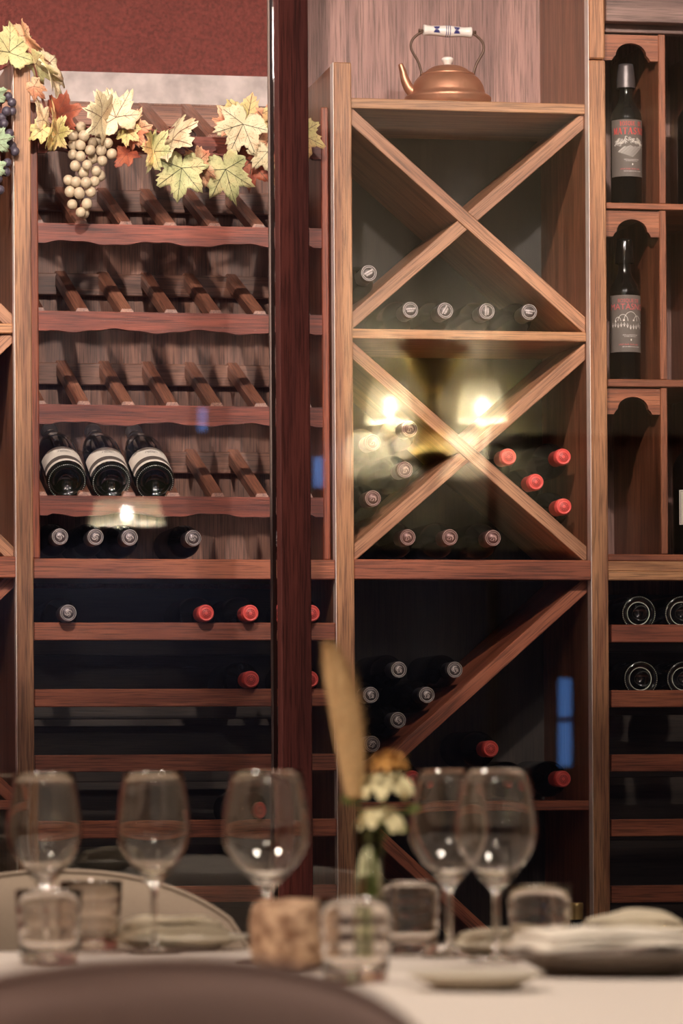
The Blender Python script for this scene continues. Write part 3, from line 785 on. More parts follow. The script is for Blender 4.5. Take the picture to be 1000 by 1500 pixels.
SERIF = {  # strokes on a 1 x 1.2 cell: (width, polyline); thin .09, thick .2
 'M': [(.09, [(.12, 0), (.16, 1.2)]), (.2, [(.18, 1.2), (.5, .1)]), (.08, [(.5, .1), (.82, 1.2)]), (.2, [(.86, 1.2), (.88, 0)]), (.07, [(0, .03), (.26, .03)]), (.07, [(.74, .03), (1.02, .03)]), (.07, [(.02, 1.17), (.24, 1.17)]), (.07, [(.78, 1.17), (1.02, 1.17)])],
 'A': [(.08, [(.1, 0), (.48, 1.2)]), (.2, [(.5, 1.2), (.88, 0)]), (.07, [(.26, .42), (.72, .42)]), (.07, [(0, .03), (.24, .03)]), (.07, [(.72, .03), (1.02, .03)])],
 'T': [(.2, [(.5, 0), (.5, 1.15)]), (.08, [(.05, 1.15), (.95, 1.15)]), (.07, [(.05, 1.15), (.05, .9)]), (.07, [(.95, 1.15), (.95, .9)]), (.07, [(.32, .03), (.68, .03)])],
 'S': [(.16, [(.8, .95), (.66, 1.14), (.4, 1.15), (.22, .98), (.28, .78), (.6, .55), (.76, .36), (.68, .12), (.45, .03), (.22, .1), (.12, .3)])],
 'N': [(.09, [(.14, 0), (.14, 1.2)]), (.2, [(.16, 1.18), (.84, .05)]), (.09, [(.86, 0), (.86, 1.2)]), (.07, [(0, .03), (.28, .03)]), (.07, [(.72, 1.17), (1, 1.17)]), (.07, [(0, 1.17), (.2, 1.17)])],
 'O': [(.15, [(.5 + .42 * math.cos(a * .3927), .6 + .56 * math.sin(a * .3927)) for a in range(17)])],
 'B': [(.2, [(.22, 0), (.22, 1.2)]), (.1, [(.22, 1.15), (.6, 1.12), (.74, .9), (.6, .67), (.22, .64)]), (.12, [(.3, .64), (.7, .6), (.84, .32), (.68, .06), (.22, .04)]), (.07, [(.05, .03), (.3, .03)]), (.07, [(.05, 1.17), (.3, 1.17)])],
 'Q': [(.15, [(.5 + .42 * math.cos(a * .3927), .6 + .56 * math.sin(a * .3927)) for a in range(17)]), (.12, [(.5, .2), (.8, -.1), (1, -.1)])],
 'U': [(.18, [(.2, 1.2), (.2, .35), (.34, .08), (.55, .04), (.76, .2), (.8, .5)]), (.09, [(.8, .4), (.8, 1.2)]), (.07, [(.04, 1.17), (.38, 1.17)]), (.07, [(.66, 1.17), (.96, 1.17)])],
 'E': [(.2, [(.22, 0), (.22, 1.2)]), (.08, [(.1, 1.16), (.85, 1.16)]), (.08, [(.2, .62), (.65, .62)]), (.08, [(.1, .04), (.9, .04)]), (.07, [(.85, 1.16), (.85, .9)]), (.07, [(.9, .04), (.9, .3)])],
 'D': [(.2, [(.22, 0), (.22, 1.2)]), (.13, [(.15, 1.14), (.55, 1.12), (.84, .85), (.88, .55), (.8, .25), (.5, .06), (.15, .05)])]}
def serif_lines(txt, h, cx, cy, wid):
    n = len(txt); adv = wid / n; out = []
    for i, ch in enumerate(txt):
        if ch == ' ': continue
        x0 = cx - wid / 2 + adv * i + adv * .06
        for w, ln in SERIF[ch]: out.append((w * adv * .95, [(x0 + u * adv * .88, cy + (v - .6) * h / 1.2) for u, v in ln]))
    return out
def scribble(u0, u1, v, h, seed, step=.0011):
    rr = random.Random(seed); out = []; u = u0
    while u < u1:
        n = rr.randint(2, 5); ln = []
        for k in range(n * 2):
            ln.append((u, v + (h if k % 2 else 0) * rr.uniform(.5, 1))); u += step * .6
        out.append(ln); u += step
    return out
def niche_bottle(px, ybase, label, serif, Yb=YN + .055, rz=0.0):
    s, r = .925, .0305
    zsh = Z(ybase, YN, 940)
    x = W(px, ybase - 60, Yb).x
    root = thing('wine_bottle', label, 'bottle', (x, Yb, zsh), (0, 0, rz))
    vs, fs = lathe(stand_profile(s, r), 40); mobj('bottle_body', vs, fs, 'bottle_dark', root, True, world=False)
    H = .30 * s; cr = r * .43 + .0006
    vs, fs = lathe([(cr * 1.35, H - .046), (cr * 1.33, H - .03), (cr * 1.12, H - .004), (cr * 1.05, H + .0006), (0, H + .0006)], 32); mobj('capsule', vs, fs, 'capsule_grey' if serif else 'bottle_dark', root, True, world=False)
    z0, z1 = .056, .167
    lb = label_band('label', r, z0, z1, R(-90 - 82), R(-90 + 82), 'label_charcoal', root)
    Rr = r + .0006
    f = lambda u, v, t: ((Rr + t) * math.sin(u / Rr), -(Rr + t) * math.cos(u / Rr), v)
    if serif:
        vs, fs = strokes_bm(serif_lines('BOSQUE DE', .0085, .003, .1590, .048) , .001, f); mobj('lettering', vs, fs, 'print_red', lb, world=False)
        vs, fs = strokes_bm(serif_lines('MATASNOS', .0130, .005, .1445, .082), .001, f); mobj('lettering', vs, fs, 'print_red', lb, world=False)
    else:
        vs, fs = glyph_mesh('BOSQUE DE', .010, f, .0, .1555, width=.044); mobj('lettering', vs, fs, 'print_rose', lb, world=False)
        vs, fs = glyph_mesh('MATASNOS', .0165, f, .002, .1435, width=.082); mobj('lettering', vs, fs, 'print_rose', lb, world=False)
    rr = random.Random(3 if serif else 4); art = []
    if serif:
        for (cu_, cv_, q) in ((-.026, .121, .008), (-.016, .125, .010), (-.004, .128, .012), (.008, .126, .011), (.019, .123, .009), (.028, .119, .008)):
            for k in range(9):
                a = rr.uniform(0, 6.28); ra = q * rr.uniform(.2, .9); u, v = cu_ + ra * math.cos(a), cv_ + ra * .7 * math.sin(a)
                art.append([(u + .0022 * math.cos(t), v + .0018 * math.sin(t)) for t in (0, .9, 1.8, 2.7, 3.6, 4.5)])
        art.append([(-.034, .117), (-.02, .1155), (0, .1155), (.02, .114), (.034, .112)])
        for k in range(6):
            u0 = .026 - k * .007
            for j in range(7):
                t = j / 6; u = u0 - .02 * t * (1 - k * .08) - .002; v = .113 - .018 * t * (1 - k * .1)
                art.append([(u - .0016, v), (u, v + .0014), (u + .0016, v), (u, v - .0013)])
    else:
        for (cu_, q) in ((-.022, .006), (-.012, .010), (.004, .014), (.018, .008)):
            art.append([(cu_ + q * math.cos(t * .35), .116 + q * 1.3 * abs(math.sin(t * .35))) for t in range(10)])
        for k in range(5): art.append([(-.028, .1145 + k * .0008), (-.01, .1165 + k * .0006), (.01, .1165 + k * .0005), (.032, .1135 + k * .0002)])
        for k in range(11):
            u = -.034 + k * .0062; v = .108 - .006 * rr.random(); art.append([(u - .002, v + .003), (u, v - .003), (u + .002, v + .003)])
            art.append([(u, v + .006), (u, v - .002)])
    vs, fs = strokes_bm(art, .0009, f); mobj('vineyard_print', vs, fs, 'print_white', lb, world=False)
    tx = scribble(-.012, .018, .088, .0022, 5) + scribble(-.009, .014, .0855, .0014, 6) + [(.0035, [(.003, .0795), (.0055, .0795)])] + scribble(-.013, .020, .0655, .0016, 8)
    vs, fs = strokes_bm(tx, .0007, f); mobj('small_print', vs, fs, 'print_white', lb, world=False)
    vs, fs = strokes_bm(scribble(-.020, .022, .0692, .0034, 9, .0016), .001, f); mobj('script_print', vs, fs, 'print_rose', lb, world=False)
    return root
niche_bottle(917, 298, 'standing wine bottle with red serif lettering and vineyard label in the topmost niche', True)
niche_bottle(915, 556, 'standing wine bottle with red sans lettering and faint tree label in the second niche', False)
def side_bottle(px, ybase, label, octo, Yb):
    zsh = Z(ybase, YN, 940); x = W(px, ybase - 60, Yb).x
    root = thing('wine_bottle', label, 'bottle', (x, Yb, zsh))
    r = .0365; vs, fs = lathe(stand_profile(.93, r), 40); mobj('bottle_body', vs, fs, 'bottle_dark', root, True, world=False)
    Rr = r + .0006; f = lambda u, v, t: ((Rr + t) * math.sin(u / Rr), -(Rr + t) * math.cos(u / Rr), v)
    if octo: pts = [(-.034, .10), (-.034, .155), (-.024, .172), (.024, .172), (.034, .155), (.034, .10), (.024, .083), (-.024, .083)]
    else: pts = [(-.037, .06), (-.037, .128), (.037, .128), (.037, .06)]
    def strip(pts, mat, name, par, k=1.0, t=.0002):
        # sample in vertical strips so that the label follows the glass
        us = [(-.037 + .074 * i / 36) for i in range(37)]; vs, fs = [], []
        cv = sum(p[1] for p in pts) / len(pts)
        def span(u):
            hits = []
            for i in range(len(pts)):
                (ax, ay), (bx, by) = pts[i], pts[(i + 1) % len(pts)]
                if abs(bx - ax) > 1e-6 and min(ax, bx) - 1e-6 <= u <= max(ax, bx) + 1e-6: hits.append(ay + (by - ay) * (u - ax) / (bx - ax))
            return (min(hits), max(hits)) if len(hits) >= 2 else None
        for u in us:
            sp = span(u)
            if sp is None: continue
            vs.append(f(u * k, cv + (sp[0] - cv) * k, t)); vs.append(f(u * k, cv + (sp[1] - cv) * k, t))
        for i in range(len(vs) // 2 - 1): fs.append((2 * i, 2 * i + 2, 2 * i + 3, 2 * i + 1))
        return mobj(name, vs, fs, mat, par, True, world=False)
    lb = strip(pts, 'label_cream', 'label', root)
    P2 = [(a * .9, (sum(p[1] for p in pts) / len(pts)) + (b - sum(p[1] for p in pts) / len(pts)) * .92) for a, b in pts]; P2.append(P2[0])
    dense = []
    for i in range(len(P2) - 1):
        for k in range(8): dense.append((P2[i][0] + (P2[i + 1][0] - P2[i][0]) * k / 8, P2[i][1] + (P2[i + 1][1] - P2[i][1]) * k / 8))
    vs, fs = strokes_bm([dense], .0007, lambda u, v, t: f(u, v, .0005)); mobj('border_line', vs, fs, 'label_ink', lb, world=False)
    if not octo:
        vs, fs = strokes_bm(serif_lines('M', .013, -.0235, .096, .011), .001, lambda u, v, t: f(u, v, .0006)); mobj('lettering', vs, fs, 'label_ink', lb, world=False)
    return root
side_bottle(1019, 298, 'standing dark bottle with pale octagonal label at the frame edge of the niche rack', True, YN + .07)
side_bottle(1013, 812, 'standing dark bottle with cream rectangular label beside the empty niche', False, YN + .06)
# foil-topped bottle low in the crossed rack
gx = W(844, 1322, YF + .07)
gb = thing('wine_bottle', 'gold foil topped wine bottle standing against the rack post', 'bottle', (gx.x, gx.y, S5z))
hh = gx.z - S5z
vs, fs = lathe([(0, 0), (.030, 0), (.033, .004), (.033, hh * .62), (.03, hh * .69), (.018, hh * .76), (.0135, hh * .8), (.013, hh - .001), (0, hh - .001)], 32); mobj('bottle_body', vs, fs, 'bottle_dark', gb, True, world=False)
vs, fs = lathe([(.0134, hh - .033), (.0134, hh - .014), (.0140, hh - .013), (.0140, hh - .004), (.0128, hh), (0, hh)], 32); mobj('foil', vs, fs, 'gold_foil', gb, True, world=False)

# ------------------------------------------------------------------ copper kettle
KY = YP + .088
kp = W(655.5, 147, KY); kz = Z(148, YP, 690)
KB = 10.5      # the shelf edge hides this much of the skirt
q = kp.y * 1.028 / 6000
ket = thing('copper_kettle', 'copper kettle with white porcelain handle standing on the top shelf', 'kettle', (kp.x, KY, kz + KB * q))
pr = [(0, -KB), (58, -KB), (61, 1 - KB), (62, -4), (63.5, 0), (64, 3), (62, 5.5), (55.5, 8), (54.5, 12), (52.5, 20), (49, 27), (44, 33), (38.5, 36.5), (37.5, 37)]
vs, fs = lathe([(a * q, b * q) for a, b in pr], 48); mobj('body', vs, fs, 'copper', ket, True, world=False)
vs, fs = lathe([(a * q, b * q) for a, b in [(39.5, 36), (40, 37.8), (38, 39.2), (33.5, 39.6), (33, 41.5), (29, 45), (22, 48.8), (12, 51.2), (0, 52)]], 48); ld = mobj('lid', vs, fs, 'copper', ket, True, world=False)
vs, fs = lathe([(a * q, b * q) for a, b in [(5, 51), (6, 54), (8.6, 58), (9.2, 61), (7, 63.2), (0, 63.6)]], 24); mobj('knob', vs, fs, 'porcelain', ld, True, world=False)
sp = smoothpath([(-50, 0, 10), (-58, 0, 17), (-64, 0, 30), (-67, 0, 42), (-70.5, 0, 52)], 5); n = len(sp)
vs, fs = tube([p * q for p in sp], [q * (9.5 - 6.0 * (i / (n - 1)) ** .9) for i in range(n)], 16); mobj('spout', vs, fs, 'copper', ket, True, world=False)
for s in (-1, 1):
    pts = [(39 * s, 0, 34), (39.5 * s, 0, 42), (44 * s, 0, 56), (54 * s, 0, 74), (53 * s, 0, 86), (45 * s, 0, 95), (36 * s, 0, 100)]
    if s < 0: pts = [(a, b, c) for a, b, c in pts]
    vs, fs = tube([p * q for p in smoothpath(pts, 5)], 1.9 * q, 8); mobj('handle_wire', vs, fs, 'brass_wire', ket, True, world=False)
    vs, fs = tube([(s * 36 * q, 0, 101 * q), (s * 43 * q, 0, 101.5 * q)], [1.8 * q, 2.6 * q], 10); mobj('handle_nut', vs, fs, 'brass_wire', ket, True, world=False)
    vs, fs = lathe([(0, 0), (3.2 * q, 0), (3.2 * q, 2 * q), (0, 3 * q)], 12); mobj('lug', vs, fs, 'brass_wire', ket, True, world=False, loc=(39 * s * q, 0, 34 * q))
hp = [(0, -36), (7.6, -36), (8.4, -35), (7.6, -31), (6.9, -24), (7.8, -12), (8.2, -7), (8.5, -4), (8.5, 4), (8.2, 7), (7.8, 12), (6.9, 24), (7.6, 31), (8.4, 35), (7.6, 36), (0, 36)]
vs, fs = lathe([(a * q, b * q) for a, b in hp], 28)
hd = mobj('handle_grip', vs, fs, 'porcelain', ket, True, world=False, loc=(0, 0, 101.5 * q), rot=(0, R(91.2), 0))
def hr(z):
    for (a, b), (c, d) in zip(hp[1:], hp[2:]):
        if b <= z <= d and d > b: return a + (c - a) * (z - b) / (d - b)
    return 8
fh = lambda u, v, t: ((hr(u) * q + .0004) * math.cos(v / 8.0), (hr(u) * q + .0004) * math.sin(v / 8.0), u * q)
art = []
for u in (-3, 0, 3): art.append([(u, v) for v in range(-26, 26, 2)])
for cu_ in (-17, 13):
    for base in (-18, -9.5):
        for a in (-.9, -.3, .3, .9, 1.57, -1.57):
            art.append((1.8, [(cu_, base), (cu_ + 4.4 * math.sin(a), base + 4.4 * math.cos(a) * (1 if base < -12 else -1))]))
vs, fs = strokes_bm(art, 1.0, fh); mobj('painted_flowers', vs, fs, 'blue_paint', hd, world=False)

# ------------------------------------------------------------------ vine garland and grapes
def leaf_outline():
    key = [(0, 1.0), (9, .86), (16, .8), (23, .62), (31, .66), (40, .88), (48, .96), (57, .8), (66, .74), (76, .55), (86, .6), (96, .76), (104, .80), (114, .66), (128, .62), (142, .60), (155, .52), (166, .34), (180, .12)]
    pts = []
    for a, r in key: pts.append((a, r))
    for a, r in key[-2:0:-1]: pts.append((360 - a, r))
    full = []
    for i in range(len(pts)):                       # saw-toothed margin
        (a, r), (b, q) = pts[i], pts[(i + 1) % len(pts)]
        b = b + 360 if b < a else b
        full.append((a, r)); full.append((a + (b - a) * .5, (r + q) / 2 * (.90 if i % 2 else .95)))
    return full
OUT = leaf_outline()
def leaf(px, py, Y, size, rot, mat, parent, tx=0.0, ty=0.0, curl=1.0, fold=.5, wx=1.0, vein='vein'):
    """size in pixels from the petiole joint to the tip; rot: direction of the tip, degrees clockwise from up"""
    p = W(px, py, Y); s = size * Y * 1.02 / 6000
    rng = random.Random(int(px * 31 + py))
    def shape(u, v):
        r2 = u * u + v * v
        z = fold * abs(u) * .35 - curl * .32 * v * v * (1 if v > 0 else .4) - curl * .18 * u * u + .05 * math.sin(5 * u + rng_ph) * math.cos(4 * v)
        return Vector((u * wx * s, v * s, z * s))
    rng_ph = rng.uniform(0, 6)
    vs = [shape(0, 0)]; fs = []
    N = len(OUT); rings = [.3, .62, .86, 1.0]
    jit = [1 + rng.uniform(-.07, .07) for _ in OUT]
    for q_ in rings:
        for i, (a, r) in enumerate(OUT):
            rr = r * q_ * jit[i]
            if q_ < .9: rr = (r * .5 + .5 * (.62 if a not in (180,) else .3)) * q_
            vs.append(shape(rr * math.sin(R(a)), rr * math.cos(R(a))))
    for i in range(N): fs.append((0, 1 + (i + 1) % N, 1 + i))
    for k in range(len(rings) - 1):
        for i in range(N):
            a, b = 1 + k * N + i, 1 + k * N + (i + 1) % N
            fs.append((a, b, b + N, a + N))
    rotm = Matrix.Rotation(R(ty), 4, 'Z') @ Matrix.Rotation(R(tx), 4, 'X') @ Matrix.Rotation(R(90), 4, 'X')
    rm = (Matrix.Rotation(R(rot), 4, 'Y') @ rotm).to_euler()
    o = mobj('leaf', vs, fs, mat, parent, True, loc=p, rot=rm)
    sol = o.modifiers.new('thickness', 'SOLIDIFY'); sol.thickness = .0006; sol.offset = -1
    lines = []
    for a, r in ((0, .92), (46, .85), (-46, .85), (102, .68), (-102, .68)):
        n = 8; pts = [(r * (k / n) * math.sin(R(a)), r * (k / n) * math.cos(R(a))) for k in range(n + 1)]; lines.append((.016, pts))
        for k in (3, 5):
            bx, by = pts[k]
            for sg in (-1, 1):
                aa = a + sg * 38; lines.append((.007, [(bx + r * .09 * j * math.sin(R(aa)), by + r * .09 * j * math.cos(R(aa))) for j in range(4)]))
    vvs, vfs = strokes_bm(lines, .02, lambda u, v, t: shape(u, v) + Vector((0, 0, .0007)))
    vv = mobj('vein', vvs, vfs, vein, o, world=False)
    return o
gar = thing('vine_garland', 'artificial autumn vine garland with cream and orange leaves draped over the rack', 'garland', W(230, 200, YF - .02))
YG = YS - .02
stem = [(-20, 84, 7.63), (8, 80, 7.63), (38, 74, 7.635), (50, 95, 7.635), (58, 130, 7.66), (68, 160, 7.67), (88, 185, 7.672), (130, 186, 7.66), (180, 190, 7.66), (215, 188, 7.66), (255, 205, 7.66), (285, 228, 7.662), (300, 240, 7.66), (325, 228, 7.66), (352, 222, 7.66), (380, 200, 7.66), (402, 182, 7.66), (440, 190, 7.665), (462, 205, 7.67)]
vs, fs = tube(smoothpath([W(*p) for p in stem], 5), .0022, 7); mobj('stem', vs, fs, 'vine_stem', gar, True)
for pts in ([(40, 74, 7.632), (15, 95, 7.632), (-6, 105, 7.632)], [(240, 193, 7.655), (258, 185, 7.65), (268, 187, 7.65), (270, 205, 7.65)], [(400, 180, 7.65), (370, 176, 7.645), (345, 172, 7.64)], [(280, 228, 7.655), (268, 235, 7.645), (266, 248, 7.64)], [(330, 226, 7.65), (300, 228, 7.655), (262, 226, 7.655), (200, 225, 7.66)], [(90, 186, 7.66), (115, 205, 7.66), (160, 185, 7.655)]):
    vs, fs = tube(smoothpath([W(*p) for p in pts], 5), .0014, 6); mobj('tendril', vs, fs, 'vine_stem', gar, True)
LV = [ # px, py, Y, size, rot, mat, tx, ty, curl, fold, wx, vein
 (14, 76, 7.62, 50, 8, 'leaf_sage', -12, 18, .5, .4, .95, 'vein_dark'),
 (38, 52, 7.625, 48, 155, 'leaf_orange', 0, 62, 1.2, 1.0, .62, 'vein'),
 (55, 92, 7.63, 46, 152, 'leaf_sage', -10, 60, 1.3, .9, .7, 'vein'),
 (68, 98, 7.645, 56, 150, 'leaf_cream', 0, -58, .8, .8, .7, 'vein'),
 (50, 126, 7.64, 26, 140, 'leaf_orange', 10, 40, .8, .5, .8, 'vein'),
 (62, 176, 7.65, 36, 4, 'leaf_cream', -5, 50, .8, .6, .75, 'vein'),
 (74, 196, 7.645, 50, 18, 'leaf_yellow', 0, 66, 1.0, .9, .7, 'vein'),
 (62, 190, 7.648, 26, 230, 'leaf_yellow', 10, 20, .5, .4, 1, 'vein'),
 (84, 196, 7.64, 34, 88, 'leaf_yellow', 66, 0, .6, .5, 1, 'vein'),
 (88, 168, 7.655, 46, 78, 'leaf_russet', 58, 0, .8, .9, .9, 'vein'),
 (170, 172, 7.63, 50, -18, 'leaf_cream', -8, -12, .35, .35, 1.0, 'vein'),
 (150, 172, 7.615, 50, -78, 'leaf_cream', 56, 0, .7, .5, 1.0, 'vein'),
 (186, 192, 7.64, 26, 130, 'leaf_yellow', 40, 10, .7, .5, 1.0, 'vein'),
 (196, 190, 7.645, 40, 84, 'leaf_orange', 68, 0, .8, .6, 1.0, 'vein'),
 (186, 226, 7.65, 30, 210, 'leaf_russet', 30, 30, .6, .5, .9, 'vein'),
 (226, 222, 7.64, 38, 100, 'leaf_sage', 64, 0, .6, .4, 1.15, 'vein_dark'),
 (224, 218, 7.645, 36, 268, 'leaf_yellow', 60, 0, .6, .4, 1.05, 'vein'),
 (252, 204, 7.64, 62, 128, 'leaf_cream', 70, 0, .5, .5, .9, 'vein'),
 (266, 246, 7.625, 50, 188, 'leaf_sage', -6, 10, .35, .35, 1.0, 'vein_dark'),
 (290, 238, 7.632, 48, 160, 'leaf_orange', 0, 50, .8, .7, .75, 'vein'),
 (330, 248, 7.62, 54, 166, 'leaf_sage', -6, 24, .5, .5, .9, 'vein_dark'),
 (368, 236, 7.648, 46, 186, 'leaf_russet', 0, 20, .5, .4, .95, 'vein_dark'),
 (340, 182, 7.635, 36, -34, 'leaf_orange', -5, 20, .4, .4, 1.0, 'vein'),
 (362, 176, 7.632, 42, 12, 'leaf_yellow', 30, -10, .5, .5, 1.25, 'vein'),
 (356, 182, 7.615, 50, 206, 'leaf_cream', -6, 8, .3, .3, 1.05, 'vein_dark'),
 (402, 188, 7.632, 58, 205, 'leaf_orange', -6, -20, .4, .4, 1.0, 'vein'),
 (392, 222, 7.62, 34, 170, 'leaf_cream', -4, 4, .4, .4, 1.2, 'vein_dark'),
 (440, 196, 7.64, 44, 160, 'leaf_yellow', -5, -10, .5, .5, 1.0, 'vein'),
]
for a in LV: leaf(a[0], a[1], a[2], a[3], a[4], a[5], gar, a[6], a[7], a[8], a[9], a[10], a[11])

def bunch(name, label, pts, rpx, mat, Y, org):
    root = thing(name, label, 'grapes', W(*org, Y))
    bm = bmesh.new(); bmesh.ops.create_uvsphere(bm, u_segments=18, v_segments=12, radius=1)
    me = bpy.data.meshes.new('grape'); bm.to_mesh(me); bm.free()
    for p in me.polygons: p.use_smooth = True
    me.materials.append(MATS[mat])
    rad = rpx * Y * 1.02 / 6000
    for i, (x, y, d) in enumerate(pts):
        o = bpy.data.objects.new('grape', me); o.location = W(x, y, Y + d); k = rad * random.uniform(.93, 1.05)
        o.scale = (k, k, k * random.uniform(1.0, 1.1)); o.rotation_euler = (random.uniform(-.4, .4), random.uniform(-.4, .4), random.random() * 6)
        put(o, root)
    return root
G1 = [(455, 440, 0), (380, 525, .004), (487, 527, -.006), (630, 485, 0), (385, 612, .012), (452, 617, -.002), (568, 595, .006), (632, 572, .016), (718, 597, 0), (547, 665, -.008), (653, 668, 0), (757, 703, .004), (378, 710, .012), (452, 725, -.006), (570, 745, .014), (665, 770, .004), (400, 820, 0), (517, 812, -.008), (605, 870, 0), (480, 885, .008), (335, 960, .004), (408, 977, -.004), (507, 983, -.008), (590, 972, .004), (640, 915, .012), (350, 1072, .002), (440, 1087, -.008), (550, 1075, .002), (372, 1197, 0), (515, 1190, -.004), (455, 1275, -.002), (485, 1278, .01)]
YGR = YS - .05
gb1 = bunch('grape_bunch', 'bunch of pale beige artificial grapes hanging before the scalloped board', [(50 + x * .15, 120 + y * .15, d) for x, y, d in G1], 7.9, 'grape_pale', YGR, (120, 180))
vs, fs = tube(smoothpath([W(138, 178, YGR + .02), W(135, 195, YGR + .012), W(128, 230, YGR + .012), W(122, 270, YGR + .012), W(119, 305, YGR + .008)], 5), .0022, 7); mobj('grape_stalk', vs, fs, 'vine_stem', gb1, True)
G2 = [(12, 141, 0), (17.6, 150, -.004), (9.5, 163, -.002), (18, 163, .002), (6, 181, -.008), (3, 172, .004), (14, 196, -.004), (4, 199, -.01), (13, 208, 0), (18, 214, .006), (22, 222, .004), (11, 238, 0), (9, 252, .004), (0, 278, 0), (-6, 186, 0), (-4, 150, 0), (-8, 214, -.006), (-6, 240, -.004), (-3, 262, -.004), (2, 146, .01), (-12, 165, 0), (-12, 200, 0), (-8, 290, 0)]
YG2 = YF - .02
gb2 = bunch('grape_bunch', 'bunch of dusky purple artificial grapes with green leaves beside the post', G2, 6.6, 'grape_dark', YG2, (2, 130))
vs, fs = tube(smoothpath([W(-2, 120, YG2 + .008), W(2, 160, YG2 + .008), W(0, 220, YG2 + .008), W(-2, 280, YG2 + .006)], 5), .002, 7); mobj('grape_stalk', vs, fs, 'vine_stem', gb2, True)
leaf(-9, 138, YG2 - .014, 22, 120, 'leaf_green', gb2, -10, 10, .4, .4, 1.1)
leaf(-6, 206, YG2 - .02, 25, 130, 'leaf_green', gb2, -10, 14, .4, .4, 1.2)
leaf(-8, 246, YG2 - .018, 19, 120, 'leaf_green', gb2, -8, 10, .4, .4, 1.2)

# ------------------------------------------------------------------ dining table
TZ = 0.75
ty0, ty1 = 3.36, T(500, 1386).y
tx0, tx1 = -0.35, 1.9
tb = thing('dining_table', 'dining table laid under a pale cloth', 'table', ((tx0 + tx1) / 2, (ty0 + ty1) / 2, 0))
abox('table_top', tx0 + .02, tx1 - .02, ty0 + .02, ty1 - .02, TZ - .034, TZ - .004, 'chair_leg', tb)
for x in (tx0 + .1, tx1 - .1):
    for y in (ty0 + .1, ty1 - .1): abox('leg', x - .03, x + .03, y - .03, y + .03, 0, TZ - .034, 'chair_leg', tb, 'z')
# cloth: top with gentle creases, skirt with folds
bm = bmesh.new()
nx_, ny_ = 60, 60; grid = {}
for i in range(-6, nx_ + 7):
    for j in range(-6, ny_ + 7):
        u = min(max(i, 0), nx_) / nx_; v = min(max(j, 0), ny_) / ny_
        x = tx0 + (tx1 - tx0) * u; y = ty0 + (ty1 - ty0) * v
        di = -i if i < 0 else (i - nx_ if i > nx_ else 0); dj = -j if j < 0 else (j - ny_ if j > ny_ else 0)
        z = TZ + .0008 * math.sin(x * 19 + y * 7)
        dr = max(di, dj)
        if dr: 
            z = TZ - .03 * dr + .01
            wv = .012 * math.sin((x + y) * 26) * dr / 6 + .006
            if di: x += math.copysign(wv, i)
            if dj: y += math.copysign(wv, j)
        grid[i, j] = bm.verts.new((x, y, z))
for i in range(-6, nx_ + 6):
    for j in range(-6, ny_ + 6):
        if (i < 0 or i >= nx_) and (j < 0 or j >= ny_): continue
        bm.faces.new((grid[i, j], grid[i + 1, j], grid[i + 1, j + 1], grid[i, j + 1]))
bmesh.ops.delete(bm, geom=[v for v in bm.verts if not v.link_faces], context='VERTS')
tag(bmobj('tablecloth', bm, 'tablecloth', None, True), 'pale linen cloth covering the laid dining table', 'tablecloth')

# wine glasses
def glass_mesh(h, k):
    out = [(.0, .0), (.034 * k, .0), (.0345 * k, .0012), (.030 * k, .0024), (.012, .005), (.0052, .010), (.0042, .03), (.0040, .07), (.0048, .082), (.010 * k, .090), (.0215 * k, .103), (.0335 * k, .118), (.0430 * k, .133), (.0470 * k, .144), (.0480 * k, .153), (.0475 * k, .165), (.0445 * k, .190), (.0405 * k, .214), (.0375 * k, .230)]
    out = [(r, z * h / .23) for r, z in out]
    t = .0011
    inn = [(r - t, z) for r, z in out[::-1] if z > .09 * h / .23 and r > .01]
    inn = [(out[-1][0] - t * .5, out[-1][1] + .0005)] + inn + [(.006, .096 * h / .23), (0, .094 * h / .23)]
    return lathe(out + inn, 48)
gm = {}
def wine_glass(px, ybase, label, k=1.0, h=.23):
    p = T(px, ybase)
    key = (k, h)
    if key not in gm:
        vs, fs = glass_mesh(h, k); o = mobj('wine_glass', vs, fs, 'drinking_glass', None, True)
        b2 = bmesh.new(); b2.from_mesh(o.data); bmesh.ops.recalc_face_normals(b2, faces=b2.faces); b2.to_mesh(o.data); b2.free()
        gm[key] = o.data
    else:
        o = bpy.data.objects.new('wine_glass', gm[key]); col.objects.link(o)
    o.location = (p.x, p.y, TZ + .001); tag(o, label, 'wine glass', 'empty wine glasses on the table'); return o
wine_glass(66, 1400, 'empty stemmed wine glass just behind the patterned tumbler before the rack post', 1.0)
wine_glass(226, 1396, 'empty stemmed wine glass before the plate with the folded napkin', 1.0)
wine_glass(392, 1408, 'large empty wine glass behind the rough round stone holder', 1.14)
wine_glass(658, 1402, 'empty wine glass between the cut tumbler by the vase and its overlapping twin', 1.04)
wine_glass(727, 1408, 'empty wine glass standing beside the flat napkin, overlapping its twin', 1.05)
